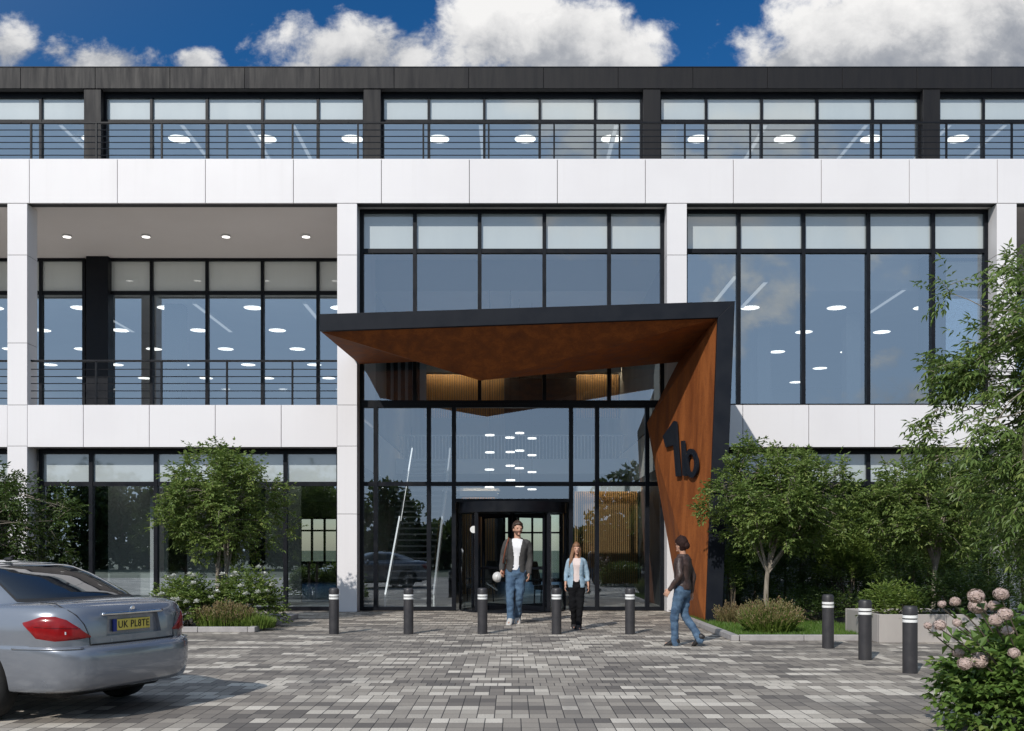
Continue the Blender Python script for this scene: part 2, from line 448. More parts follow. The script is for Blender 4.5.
def kerb(pts, wd=.13, h=.10):
    b = MB()
    for a, c in zip(pts, pts[1:]):
        a, c = V3((*a,0)), V3((*c,0)); dr = (c-a).normalized(); nr = V3((-dr.y, dr.x, 0)) * wd
        L = (c-a).length; n = max(1, round(L/.9)); 
        for k in range(n):
            p = a + dr*(L*k/n + .003); q = a + dr*(L*(k+1)/n - .003)
            b.prism([p, q, q+nr, p+nr], (0,0,h))
    o = b.build('kerb', M['kerb'], bevel=.012, fix=True); struct(o); return o
# bed on the car's side: right edge X=-4.62, front y=18.1
kerb([(-14.6,18.1),(-4.75,18.1)])
kerb([(-4.62,18.1),(-4.62,21.7)])
kerb([(-4.62,21.83),(-14.6,21.83)], .13, .10)
g = MB(); g.poly([(-14.6,18.2,.06),(-4.74,18.2,.06),(-4.74,21.72,.06),(-14.6,21.72,.06)])
struct(g.build('planting_soil', M['soil']))
# bed beside the canopy
kerb([(3.57,22.2),(3.57,16.4)])
kerb([(3.71,16.4),(5.80,16.4)])
g = MB(); g.poly([(3.69,16.5,.055),(12.6,16.5,.055),(12.6,23.9,.055),(3.69,23.9,.055)])
struct(g.build('planting_soil', M['soil']))

# ---------------------------------------------------------------- the office building
B = thing('office_building', 'white panelled three storey office building with black framed windows and dark parapet', 'building', (0,24,0))
BO = V3((0,24,0))
def bp(mb, name, mats, parent=None, **kw):
    """Part of the building given in world coordinates."""
    mb.v = [(x, y-24, z) for x, y, z in mb.v]
    return mb.build(name, mats, parent or B, **kw)
GRID = [-19.63, -11.78, -3.927, 3.927, 11.78, 19.63]
CW = .235
Z1b, Z1t = 3.93, 4.93          # first floor spandrel
Z2b, Z2t = 9.738, 10.786       # terrace spandrel
YG, YB = 24.5, 28.6            # flush glass, set-back glass
# columns
cuts = [0, wz(514,24), Z1b+.02, wz(405,24), wz(343,24), wz(255,24), Z2b-.008]
for x in GRID:
    b = MB()
    for z0, z1 in zip(cuts, cuts[1:]):
        b.box(x-CW, x+CW, 24.0, 24.52, z0+.005, z1-.005)
    c = bp(b, 'facade_column', M['white'], bevel=.004)
    b = MB(); b.box(x-CW+.012, x+CW-.012, 24.012, 24.505, .002, Z2b-.01)
    bp(b, 'column_core', M['backing'], c)
# spandrels
def band(xs, z0, z1, y0=24.0, th=.07):
    for a, c in zip(xs, xs[1:]):
        b = MB(); b.box(a+.007, c-.007, y0, y0+th, z0, z1)
        bp(b, 'spandrel_panel', M['white'], bevel=.004)
x0 = wx(29.3, 24); P = 2.0955
band([x0 + P*k for k in range(-4, 15)], Z2b, Z2t)
b = MB(); b.box(-19.8, 19.8, 24.072, 24.30, Z2b+.003, Z2t-.012); bp(b, 'terrace_upstand', M['backing'])
b = MB(); b.box(-19.75, 19.75, 24.34, 28.5, 10.322, 10.335); bp(b, 'terrace_paving', M['deck'])
b = MB(); b.box(-19.8, 19.8, 24.02, 24.33, Z2t-.01, Z2t+.012); bp(b, 'coping', M['white'], bevel=.003)
for i in (0, 1, 3, 4):
    a, c = GRID[i]+CW, GRID[i+1]-CW
    xs = [a] + [GRID[i] + 1.5708*k for k in range(1, 5)] + [c]
    band(xs, Z1b, Z1t, 24.004)
    b = MB(); b.box(a, c, 24.076, 24.30, Z1b+.003, Z1t-.01); bp(b, 'balcony_upstand', M['backing'])
# slabs
b = MB(); b.box(-19.8, 19.8, 24.3, 28.75, Z2b, 10.32); bp(b, 'balcony_soffit', M['soffit'])
b = MB(); b.box(-19.8, 19.8, 28.75, 46, 8.85, 10.35); bp(b, 'second_floor_slab', M['ceil'])
for a, c in ((-19.8, -3.9), (3.9, 19.8)):
    b = MB(); b.box(a, c, 24.68, 46, 3.65, 4.86); bp(b, 'first_floor_slab', M['ceil'])
    b = MB(); b.box(a, c, 24.31, 28.5, 4.862, 4.875); bp(b, 'balcony_paving', M['deck']) if a < 0 else None
    b = MB(); b.box(a, c, 24.302, 24.678, 3.94, 4.86); bp(b, 'floor_edge', M['ceil'])
b = MB(); b.box(-19.8, -3.9, 28.72, 45.9, 4.862, 4.88); b.box(3.9, 19.8, 24.62, 45.9, 4.862, 4.88); b.box(-19.8,19.8,28.75,45.9,10.352,10.37); bp(b, 'carpet', M['ofloor'])
b = MB(); b.box(-19.8, 19.8, 28.8, 46, 13.96, 14.85); bp(b, 'roof_slab', M['ceil'])
b = MB(); b.box(-19.7, 19.7, 24.56, 46, .004, .012); bp(b, 'lobby_floor', M['tile'])
# back wall with two glazed openings to the far side
b = MB()
def wall_with_holes(b, x0, x1, z0, z1, holes, ya, yb):
    xs = sorted({x0, x1} | {h[0] for h in holes} | {h[1] for h in holes})
    for a, c in zip(xs, xs[1:]):
        hs = [h for h in holes if h[0] <= a and h[1] >= c]
        if not hs: b.box(a, c, ya, yb, z0, z1)
        else:
            h = hs[0]
            if h[2] > z0: b.box(a, c, ya, yb, z0, h[2])
            b.box(a, c, ya, yb, h[3], z1)
wall_with_holes(b, -19.8, 19.8, 0, 14.9, [(-.35, 2.2, .05, 3.1), (-9.7, -7.4, .9, 2.9)], 46, 46.2)
bp(b, 'rear_wall', M['iwall'])
for (a, c, z0, z1) in ((-.35, 2.2, .05, 3.1), (-9.7, -7.4, .9, 2.9)):
    b = MB(); n = 4
    for k in range(n+1):
        x = lerp(a, c, k/n); b.box(x-.05, x+.05, 45.95, 46.05, z0, z1)
    for zz in (z0, lerp(z0, z1, .72), z1): b.box(a, c, 45.96, 46.04, zz-.04, zz+.04)
    bp(b, 'rear_window', M['frame'])
# side walls and lobby side walls
for s in (-1, 1):
    b = MB(); b.box(s*19.9-.1, s*19.9+.1, 24.3, 46.2, 0, 14.9); bp(b, 'end_wall', M['white'])
b = MB(); b.box(-3.99, -3.87, 24.53, 28.6, Z1t, Z2b-.003); bp(b, 'balcony_end_wall', M['white'])
for s in (-1, 1):
    b = MB(); b.box(s*3.93-.06, s*3.93+.06, 28.61 if s < 0 else 24.6, 46, 4.9, 8.84); bp(b, 'lobby_side_wall', M['iwall'])
    b = MB(); b.box(s*3.93-.06, s*3.93+.06, 24.6, 46, .013, 3.64); bp(b, 'lobby_side_wall', M['darkwall'])

# windows ------------------------------------------------------------------
random.seed(5)
def window(x0, x1, z0, z1, y, mulls, trans, blind_from=None, name='window', mat='glass', bar=.035, edge=.06, head=None, extra=None):
    b = MB(); dpt = .07
    b.box(x0, x0+edge, y-dpt, y+dpt, z0, z1); b.box(x1-edge, x1, y-dpt, y+dpt, z0, z1)
    b.box(x0+edge, x1-edge, y-dpt, y+dpt, z0, z0+edge); b.box(x0+edge, x1-edge, y-dpt, y+dpt, z1-(head or edge), z1)
    for x in mulls: b.box(x-bar, x+bar, y-dpt-.012, y+dpt-.003, z0+edge, z1-(head or edge))
    xs = [x0+edge] + list(mulls) + [x1-edge]
    for zt in trans:
        for a, c in zip(xs, xs[1:]): b.box(a, c, y-dpt+.006, y+dpt-.006, zt-bar*1.15, zt+bar*1.15)
    if extra:
        for e in extra: b.box(*e)
    fr = bp(b, name, M['frame'])
    gm = MB(); zs = [z0+edge] + list(trans) + [z1-(head or edge)]
    for a, c in zip(xs, xs[1:]):
        for p, q in zip(zs, zs[1:]):
            if blind_from is not None and p >= blind_from - .1: continue
            e = [random.uniform(-.0016, .0016) for _ in range(3)]
            gm.poly([(a, y+e[0], p), (c, y+e[1], p), (c, y+e[1]+e[2], q), (a, y+e[0]+e[2], q)])
    bp(gm, 'glass', M[mat], fr)
    if blind_from is not None:
        bl = MB()
        for a, c in zip(xs, xs[1:]):
            bl.box(a, c, y+.002, y+.008, trans[-1]+.03, z1-(head or edge))
        bp(bl, 'opal_pane', M['opal_shade_lift' if name == 'balcony_window' else 'blind'], fr)
    return fr
def mul(i, n=5): return [GRID[i] + 1.5706*k for k in range(1, n)]
for i in range(5):
    a, c = GRID[i], GRID[i+1]
    # terrace storey
    window(a+.24, c-.24, 10.32, 14.42, YB, mul(i), [13.62], 13.66, 'terrace_window', head=.15)
    if i in (0, 1, 3, 4) and not i == 3:
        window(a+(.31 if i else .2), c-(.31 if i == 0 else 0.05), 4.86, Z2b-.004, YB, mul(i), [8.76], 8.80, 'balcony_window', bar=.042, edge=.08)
    if i in (0, 1, 3, 4):
        window(a+CW+.004+(.07 if i < 3 else 0), c-CW-.004, .012, Z1b-.004, YG, mul(i), [wz(484,YG)], wz(484,YG)+.05, 'ground_floor_window', bar=.045, edge=.09, head=.12)
i = 3
window(GRID[3]+CW+.004, GRID[4]-CW-.004, Z1t+.004, Z2b-.004, YG, mul(3), [wz(251.5,YG)], wz(251.5,YG)+.05, 'first_floor_window', bar=.045, edge=.09)
# lobby glazing: upper and lower part of the two storey centre bay
zt = wz(406, YG); A, C = GRID[2]+CW+.004, GRID[3]-CW-.004
window(A, C, zt+.04, Z2b-.004, YG, mul(2), [wz(251.5,YG)], wz(251.5,YG)+.05, 'lobby_window', 'lobbyglass', bar=.045, edge=.09)
lm = [wx(p, YG) for p in (376, 429, 454, 571, 597, 647)]
zd = wz(484, YG)
# below the second transom the two central mullions frame the revolving door
b = MB()
for x0_, x1_ in ((A, A+.09), (C-.09, C)): b.box(x0_, x1_, YG-.07, YG+.07, .012, zt+.038)
for k, x in enumerate(lm): b.box(x-.05, x+.05, YG-.085, YG+.067, .012, zt-.045)
b.box(A+.09, C-.09, YG-.075, YG+.065, zt-.045, zt+.038)
seg = [A+.09] + lm + [C-.09]
for k, (a, c) in enumerate(zip(seg, seg[1:])):
    b.box(a, c, YG-.064, YG+.064, zd-.05, zd+.05)
    if k != 3: b.box(a, c, YG-.064, YG+.064, .013, .10)
DZ = 2.64
b.box(lm[2]+.05, lm[3]-.05, YG-.064, YG+.064, DZ, DZ+.08)
fr = bp(b, 'lobby_window', M['frame'])
gm = MB()
for k, (a, c) in enumerate(zip(seg, seg[1:])):
    for p, q in ((.05, zd), (zd, zt)):
        if k == 3 and p < 1: p = DZ+.04
        e = [random.uniform(-.0016, .0016) for _ in range(3)]
        gm.poly([(a, YG+e[0], p), (c, YG+e[1], p), (c, YG+e[1]+e[2], q), (a, YG+e[0]+e[2], q)])
bp(gm, 'glass', M['lobbyglass'], fr)
# terrace storey columns and parapet
for x in GRID:
    b = MB(); b.box(x-.24, x+.24, 28.30, 28.72, 10.33, 14.418); bp(b, 'terrace_column', M['parapet'], bevel=.006)
    if abs(x) > 4 and x < 0 or x > 11:
        b = MB(); b.box(x-.20, x+.42, 28.34, 28.74, 4.862, Z2b-.003); bp(b, 'balcony_column', M['frame'], bevel=.006)
px0 = wx(21, 28.3)
for k in range(-4, 16):
    b = MB(); a = px0 + 2.0955*k; b.box(a+.006, a+2.0895, 28.27, 28.33, 14.42, 15.0); bp(b, 'parapet_panel', M['parapet'], bevel=.004)
b = MB(); b.box(-21.2, 21.2, 28.332, 28.6, 14.44, 14.99); bp(b, 'parapet_core', M['backing'])
b = MB(); b.box(-21.2, 21.2, 28.26, 28.62, 15.002, 15.03); bp(b, 'parapet_coping', M['dark'])
# interior column behind the balcony glass
for x in (-10.15, -16.5): 
    b = MB(); b.box(x-.27, x+.27, 30.2, 30.7, 4.88, 8.85); bp(b, 'office_column', M['darkwall'])
# railings
def railing(x0, x1, z0, y=24.22, name='balcony_railing'):
    b = MB(); h = 1.107 if z0 < 6 else .962
    for k, dz_ in enumerate((.80*h, .64*h, .49*h, .33*h, .17*h)):
        b.tube([(x0, y, z0+dz_), (x1, y, z0+dz_)], .011, 6)
    rl = bp(b, name, M['frame'])
    b = MB(); b.box(x0, x1, y-.03, y+.03, z0+h-.045, z0+h); bp(b, 'handrail', M['frame'], rl, bevel=.008)
    k = math.ceil((x0+3.70)/1.5706 + .02)
    while -3.70 + 1.5706*k < x1 - .02:
        x = -3.70 + 1.5706*k
        b = MB(); b.box(x-.02, x+.02, y-.026, y+.026, z0, z0+h-.046); bp(b, 'post', M['frame'], rl)
        k += 1
for i in range(5): railing(GRID[i]+.003, GRID[i+1]-.003, Z2t+.012, name='terrace_railing')
for i in (0, 1, 4): railing(GRID[i]+CW, GRID[i+1]-CW, Z1t, 24.20)
# GF partitions seen behind the glass
for a, c, y in ((-10.9, -9.3, 27.2), (-8.9, -7.2, 27.6), (-6.9, -5.9, 28.2), (5.5, 9.5, 28.5), (-18.5, -13, 28)):
    b = MB(); b.box(a, c, y, y+.08, .02, 3.3); bp(b, 'partition', M['greypanel'])
b = MB(); b.box(-9.12, -8.98, 25.4, 26.0, .02, 3.64); bp(b, 'office_pier', M['white'])

# ---------------------------------------------------------------- lobby
b = MB(); b.box(-3.86, 3.86, 33.5, 45.9, 4.0, 4.5); bp(b, 'gallery_slab', M['ceil'])
b = MB()
x = -3.7
while x < 3.7: b.box(x, x+.03, 33.45, 33.48, 4.5, 5.25); x += .115
b.box(-3.8, 3.8, 33.44, 33.49, 5.25, 5.29)
bp(b, 'gallery_balustrade', M['whitebar'])
def slat_wall(x0, x1, y, z0, z1, m='timber', w_=.055, g_=.085, back='darkwall', jit=0):
    b = MB(); b.box(x0, x1, y+.1, y+.14, z0, z1, 1)
    x = x0
    while x < x1 - w_:
        b.box(x, x+w_, y+random.uniform(-jit, jit), y+.098, z0, z1 - random.uniform(0, jit), 0); x += g_
    return bp(b, 'slat_wall', [M[m], M[back]])
random.seed(3)
slat_wall(-3.15, -.25, 36, 6.2, 7.75, jit=.03); slat_wall(2.3, 3.85, 36, 6.2, 7.75, jit=.03)
for x0_, x1_ in ((-3.15,-.27), (2.32,3.85)):
    b = MB(); b.box(x0_+.05, x1_-.05, 35.72, 35.78, 7.86, 7.9); bp(b, 'cove_light', M['ledwarm'])
    b = MB(); b.box(x0_, x1_, 35.55, 35.6, 7.74, 8.845); bp(b, 'cove_bulkhead', M['ceil'])
b = MB(); b.box(-.25, 2.3, 36.0, 36.2, 4.52, 7.6); bp(b, 'opening_shade_sheet', M['black'])  # black sheet stands in for the shade inside the opening between the slats
slat_wall(1.9, 3.85, 30.5, .45, 3.25, w_=.035, g_=.062); slat_wall(-1.65, -.5, 33.2, .013, 3.2)
slat_wall(-3.8, -2.6, 30.5, 6.0, 8.3, 'frame', .12, .22, 'iwall')
for x0_, x1_, y in ((1.95, 3.85, 30.42), (-1.6, -.45, 33.1)):
    b = MB(); b.box(x0_, x1_, y-.16, y-.10, 3.30, 3.34); bp(b, 'cove_light', M['ledsoft'])
    b = MB(); b.box(x0_-.1, x1_, y-.36, y-.32, 3.22, 3.395); bp(b, 'cove_bulkhead', M['ceil'])
b = MB(); b.box(1.9, 3.86, 30.3, 33.5, 3.4, 3.5); b.box(-3.86,-.4,33.0,33.5,3.4,3.5); bp(b, 'lobby_bulkhead', M['ceil'])

# revolving door
rd = thing('revolving_door', 'dark framed glass revolving door in the middle of the lobby glazing', 'revolving door', (wx(512.5,YG), 24.75, .012))
RD = 1.27
b = MB(); b.disc((0,0,2.36), RD+.05, .25, 48); b.build('drum_top', M['frame'], rd, smooth=40)
b = MB(); b.disc((0,0,0), RD+.03, .012, 48); b.build('floor_ring', M['dark'], rd, smooth=40)
def arc(a0, a1, r, n=14): return [(r*math.cos(R(lerp(a0,a1,k/n))), r*math.sin(R(lerp(a0,a1,k/n)))) for k in range(n+1)]
for a0, a1 in ((-48, 48), (132, 228)):
    pts = arc(a0, a1, RD); gm = MB()
    for p, q in zip(pts, pts[1:]): gm.poly([(*p,.02), (*q,.02), (*q,2.36), (*p,2.36)])
    cw = gm.build('curved_wall', M['doorglass'], rd, smooth=True)
    b = MB()
    for p in (pts[0], pts[len(pts)//2], pts[-1]): b.box(p[0]-.04, p[0]+.04, p[1]-.04, p[1]+.04, .013, 2.36)
    b.build('frame', M['frame'], cw)
b = MB(); b.tube([(0,0,.013), (0,0,2.36)], .05, 12); b.build('centre_post', M['frame'], rd, smooth=40)
for k in range(4):
    a = R(38 + 90*k); c_, s_ = math.cos(a), math.sin(a); n_ = V3((-s_, c_, 0))
    def P_(r, z): return V3((c_*r, s_*r, z))
    b = MB()
    for r0, r1, z0, z1 in ((.07,.13,.03,2.34),(RD-.1,RD-.04,.03,2.34),(.13,RD-.1,.03,.13),(.13,RD-.1,2.26,2.34),(.13,RD-.1,1.0,1.05)):
        b.prism([P_(r0,z0)-n_*.02, P_(r1,z0)-n_*.02, P_(r1,z1)-n_*.02, P_(r0,z1)-n_*.02], n_*.04)
    wg = b.build('door_wing', M['frame'], rd, fix=True)
    g_ = MB(); g_.poly([P_(.13,.13), P_(RD-.1,.13), P_(RD-.1,2.26), P_(.13,2.26)]); g_.build('glass', M['doorglass'], wg)
b = MB(); n = 20
b.prism([( -.92+.085*math.cos(2*math.pi*k/n), -RD*.71, 1.95+.085*math.sin(2*math.pi*k/n)) for k in range(n)], (0,-.006,0)); b.build('door_sign', M['band'], rd, fix=True)

# staircase behind the glass
stt = thing('lobby_staircase', 'straight lobby staircase with lit handrails behind the tall glass', 'staircase', (-2.65, 26, .012))
b = MB(); n = 26
for k in range(n): b.box(-.6, .6, .27*k, .27*k+.29, .172*k, .172*k+.045)
b.build('steps', M['tile'], stt)
def sl(y): return y/.27*.172
for s in (-1, 1):
    b = MB(); b.prism([(s*.63-.02, 0, 0), (s*.63-.02, 7.1, sl(7.1)), (s*.63-.02, 7.1, sl(7.1)+.26), (s*.63-.02, 0, .26)], (.04,0,0)); b.build('stringer', M['whitebar'], stt, fix=True)
    b = MB(); b.poly([(s*.62, 0, .27), (s*.62, 7.0, sl(7.0)+.27), (s*.62, 7.0, sl(7)+1.1), (s*.62, 0, 1.1)]); b.build('balustrade', M['doorglass'], stt)
    b = MB(); b.tube([(s*.62, 0, .33), (s*.62, 3.3, sl(3.3)+.33)], .022, 8); b.tube([(s*.62, 3.55, sl(3.3)+.22), (s*.62, 7.0, sl(7.0)+.33)], .022, 8)
    b.build('light_strip', M['ledstrip'] if s < 0 else M['leddim'], stt, smooth=True)

# ---------------------------------------------------------------- lamps inside
def ceiling_disc(x, y, z, r, label, group, name='ceiling_light'):
    o = LIB.get((name, r))
    if o is None:
        b = MB(); b.disc((0,0,-.05), r, .05, 24, 0); b.disc((0,0,-.056), r*.93, .005, 24, 1)
        o = b.build(name, [M['whitebar'], M['led']], smooth=40, fix=False); LIB[(name, r)] = o
    else:
        o = o.copy(); COL.objects.link(o)
    o.location = (x, y, z); tag(o, label, 'ceiling light', group); return o
LIB = {}
for r_ in range(6):
    for k in range(-6, 6):
        x = -7.83 + 2.617*k; y = 30.5 + 3.14*r_
        px = 512 + x/y*1008
        if -19 < x < -4.3 and px > -15 and px < 360: ceiling_disc(x, y, 8.848, .30, 'round white ceiling light glowing behind the first floor balcony windows', 'round lights in the first floor balcony office')
for k in range(-5, 6):
    x = .4 + 2.617*k; y = 30.5; px = 512 + x/y*1008
    if -15 < px < 1040: ceiling_disc(x, y, 13.957, .34, 'round white ceiling light glowing behind the top storey terrace windows', 'round lights in the top storey')
for r_ in range(5):
    for k in range(3):
        x = 7.2 + 2.617*k; y = 30.5 + 3.4*r_; px = 512 + x/y*1008
        if px < 985 and px > 745: ceiling_disc(x, y, 8.848, .30, 'round white ceiling light behind the tall first floor window beside the canopy', 'round lights in the first floor corner office')
for x in (-2.2, .25, 2.75): ceiling_disc(x, 31.2, 8.848, .2, 'small round downlight in the lobby ceiling above the canopy', 'lobby ceiling downlights')
for k in range(3):
    for r_ in range(3):
        x = -10.4+2.1*k; y = 26.6+1.6*r_
        ceiling_disc(x, y, 3.648, .38, 'round ceiling light behind the ground floor glass near the parked car', 'ground floor office lights')
for i, nm in ((0,'beyond the outer white column'), (1,'between two white columns over the balcony'), (4,'beyond the white column behind the big tree')):
    for k in range(4):
        x = GRID[i] + 1.19 + 1.9*k
        px = 512 + x/26.44*1008
        if i == 1: x = wx((67,146,226,306)[k], 26.44)
        if -5 < px < 1030: ceiling_disc(x, 26.44, Z2b-.002, .11, 'small recessed downlight in the balcony soffit ' + nm, 'balcony soffit downlights ' + nm, 'soffit_downlight')
pend = [(483,443),(540,450),(568,437),(603,452),(483,492),(541,491),(568,487),(603,500),(482,541),(541,530),(567,537),(603,548),(542,571),(482,591),(568,588),(603,597)]
pl = None
for k, (a, c) in enumerate(pend):
    dpt = 28.6 + (k % 4)*.5
    p = V3((wx(320+a*.3516, dpt), dpt, wz(280+c*.3516, dpt)))
    if pl is None:
        pl = thing('pendant_lamp', 'flat disc pendant lamp glowing in the lobby pendant cluster', 'pendant lamp', p, 0, 'disc pendant lamps over the lobby')
        b = MB(); b.disc((0,0,0), .13, .035, 16); b.build('lamp_disc', M['led'], pl, smooth=40)
    else:
        dup(pl, p)
# the cables differ in length, one per lamp
for o in [o for o in COL.objects if o.name.startswith('pendant_lamp')]:
    b = MB(); b.tube([(0,0,.035), (0,0,8.84-o.location.z)], .004, 5); b.build('cable', M['frame'], o)

def linear_lamp(x, y0, y1, z, label, group):
    o = thing('linear_light', label, 'ceiling light', (x, y0, z), 0, group)
    q = MB(); q.box(-.07,.07,0,y1-y0,0,.06); q.build('housing', M['whitebar'], o)
    q = MB(); q.box(-.055,.055,.02,y1-y0-.02,-.008,-.002); q.build('diffuser', M['leddim'], o)
for x, y0, y1 in ((5.84,26.3,29.0),(6.77,26.9,29.8),(10.78,27.7,30.6)): linear_lamp(x, y0, y1, 8.62, 'long linear ceiling light running back from the tall first floor window', 'linear lights in the corner office')
for x in (-13.0,-9.5,-7.6,-6.3,-.9,3.0,7.3,10.2,12.6,14.2): linear_lamp(x, 29.0, 34.0, 13.70, 'long linear ceiling light running back behind the top storey windows', 'linear lights in the top storey')
for x in (-12.4,-9.2,-6.0): linear_lamp(x, 29.2, 33.0, 8.6, 'long linear ceiling light running back behind the balcony windows', 'linear lights in the balcony office')
for x, y in ((5.6,31.5),(8.2,33),(10.6,31.5),(13.2,31.5),(8.9,37)):
    q = MB(); q.box(x-.22,x+.22,y-.22,y+.22,4.885,8.845); bp(q, 'office_column', M['iwall'])
for x in (-12.2,-4.5,.5,5.2,12.8):
    q = MB(); q.box(x-.2,x+.2,32,32.4,10.375,13.955); bp(q, 'office_column', M['iwall'])
# lobby chairs
def lobby_chair(loc, rz, label):
    c = thing('lobby_chair', label, 'chair', loc, rz)
    b = MB(); b.box(-.3,.3,-.28,.28,.38,.5); b.build('seat', M['black'], c, bevel=.03)
    b = MB(); b.prism([(-.3,.24,.5),(.3,.24,.5),(.3,.36,1.15),(-.3,.36,1.15)], (0,.07,0)); b.build('backrest', M['black'], c, bevel=.03, fix=True)
    for sx in (-1,1):
        b = MB(); b.box(sx*.33-.03,sx*.33+.03,-.28,.3,.62,.68); b.build('armrest', M['black'], c, bevel=.01)
        for sy in (-1,1):
            b = MB(); b.tube([(sx*.3,sy*.26,0),(sx*.28,sy*.25,.38)], .02, 8); b.build('leg', M['frame'], c)
lobby_chair((.95, 27.6, .012), R(70), 'black armchair standing in the lobby behind the walking man')
lobby_chair((-.9, 28.6, .012), R(-60), 'black armchair deeper in the lobby beside the timber slats')

# ---------------------------------------------------------------- canopy
cn = thing('entrance_canopy', 'folded rust brown steel entrance canopy with dark edge and raised 1b numerals', 'canopy', (4.0, 20, 0))
CO = V3((4.0,20,0))
def cp(mb, name, mats, parent=None, **kw):
    mb.v = [(x-CO.x, y-CO.y, z) for x, y, z in mb.v]
    return mb.build(name, mats, parent or cn, **kw)
D0 = 20.0
def fp(px, py, dd=D0): return V3((wx(px, dd), dd, wz(py, dd)))
FLt, FLb = fp(319.5, 314), fp(320, 331)
FRt, FRb = fp(735, 301), fp(718, 317.5)
LBo, LBi = V3((wx(722.5, 19.95), D0, 0.05)), V3((wx(706.5, 19.95), D0, 0.05))
YR = 23.97
b = MB(); b.prism([FLb, FRb, FRt, FLt], (0,.10,0)); cp(b, 'fascia_beam', M['dark'], bevel=.006, fix=True)
b = MB(); b.prism([FRb + V3((.0,0,-.004)), LBi, LBo, FRt], (0,.10,0)); cp(b, 'leg_fascia', M['dark'], bevel=.006, fix=True)
# outer skin: roof and outer side wall
dn = V3((0,0,-.03))
RLt, RRt = V3((FLt.x, YR, FLt.z)), V3((FRt.x, YR, FRt.z))
b = MB(); b.prism([FLt+V3((0,.1,0)), FRt+V3((0,.1,0)), RRt, RLt], (0,0,-.05)); b.box(GRID[2]+CW+.01, GRID[3]-CW-.01, YR+.002, 24.40, FLt.z-.02, FLt.z+.05)
cp(b, 'roof_panel', M['dark'], fix=True)
b = MB(); b.prism([FRt+V3((0,.1,-.052)), LBo+V3((0,.1,0)), V3((LBo.x, YR, .05)), RRt+V3((0,0,-.052))], (-.05,0,0)); cp(b, 'outer_side_panel', M['dark'], fix=True)
# left edge strip closing roof to soffit
FLs = FLb + V3((.01,.1,.0)); RL = V3((wx(359.5, YR), YR, wz(364, YR)))
FRs = FRb + V3((-.0,.1,-.0))
Q = V3((wx(381, 22.0), 22.0, wz(351, 22.0))); PP = V3((wx(480, 21.55), 21.55, wz(380.5, 21.55)))
RR = V3((3.95, YR, wz(362, YR))); VV = V3((wx(647, 23.6), 23.6, wz(423, 23.6)))
RM = V3((-.7, YR, 6.02))
b = MB()
E0 = V3((4.06,20.1,6.05))
b.add([FLs, FRs, PP, Q, RL, RR, RM, V3((3.9, YR, 6.0)), VV], [(0,2,1),(0,3,2),(0,4,3),(3,4,6),(3,6,2),(2,6,5),(1,2,5),(1,5,7),(1,8,5)])
so_ = cp(b, 'soffit', M['corten'])
b = MB(); b.add([FLt+V3((0,.1,-.05)), FLs, RL, RLt+V3((0,0,-.05))], [(0,1,2,3)]); cp(b, 'edge_panel', M['dark'])
# inner wall of folded steel
FT = FRs + V3((0,0,0)); FB = LBi + V3((0,.1,0)); MBt = V3((wx(681, 22.5), 22.5, .05))
VT = V3((wx(664.5, 23.9), 23.9, wz(375, 23.9)))
b = MB(); b.add([FT, VV, FB, MBt], [(0,1,2),(1,3,2)])
iw = cp(b, 'inner_wall', M['corten'])
b = MB(); b.add([VV, MBt, V3((4.1,YR,.05)), V3((4.3,YR,5.9)), FT], [(0,1,2,3),(0,3,4)]); cp(b, 'rear_lining', M['dark'])
# raised numerals on the folded wall: rays from the picture onto the facet plane
fn_ = (VV-FT).cross(FB-FT).normalized()
if fn_.y > 0: fn_ = -fn_
def on_facet(cx, cy):
    px, py = 640 + cx/7.3125, 400 + cy/7.3125
    dr = V3(((px-512)/1008, 1, (549-py)/1008)); o_ = V3((0,0,EYE))
    tt = (FT + fn_*.085 - o_).dot(fn_)/dr.dot(fn_)
    return o_ + dr*tt
one = [(246,152),(262,158),(272,320),(291,556),(260,560),(243,330),(186,346),(165,265)]
b = MB(); b.prism([on_facet(*q)  for q in one], fn_*-.04)
stem = [(298,300),(320,297),(326,430),(334,556),(309,552),(303,430)]
b.prism([on_facet(*q)  for q in stem], fn_*-.04)
N = 30
for k in range(N):
    a0, a1 = 2*math.pi*k/N, 2*math.pi*(k+1)/N
    def E(a, rx, ry): return (371 + rx*math.cos(a), 462 + ry*math.sin(a) + 0.16*rx*math.cos(a))
    b.prism([on_facet(*E(a0,48,106)), on_facet(*E(a1,48,106)), on_facet(*E(a1,24,66)), on_facet(*E(a0,24,66))], fn_*-.04)
nm = cp(b, 'raised_numerals', M['dark'], iw, fix=True)
b = MB()
for q in ((255,240),(268,500),(310,420),(402,462)):
    p = on_facet(*q); b.tube([p-fn_*.02, p-fn_*.1], .012, 6)
cp(b, 'standoff', M['dark'], iw)
# ---------------------------------------------------------------- bollards
def make_bollard(loc, label, group):
    o = thing('bollard', label, 'bollard', loc, 0, group)
    r, h = .087, .812
    b = MB(); b.lathe([(r*.98,-.05),(r,.004),(r,h-.205),(r-.004,h-.203),(r-.004,h-.107),(r,h-.105),(r,h-.03),(r-.006,h-.012),(r-.02,h)], n=28)
    b.build('post', M['bollard'], o, smooth=40)
    for z0, z1 in ((h-.199,h-.164),(h-.148,h-.112)):
        b = MB(); b.lathe([(r-.002,z0),(r+.0005,z0+.002),(r+.0005,z1-.002),(r-.002,z1)], n=28); b.build('reflective_band', M['band'], o, smooth=40)
    return o
fb = None
labs = ['black banded bollard on the paving in front of the white column by the flower bed',
        'black banded bollard in front of the lobby glass with the lit staircase',
        'black banded bollard in front of the revolving door beside the man with the jacket',
        'black banded bollard just beside the woman in the light blue shirt',
        'black banded bollard in front of the lobby glass nearest the rust brown canopy wall']
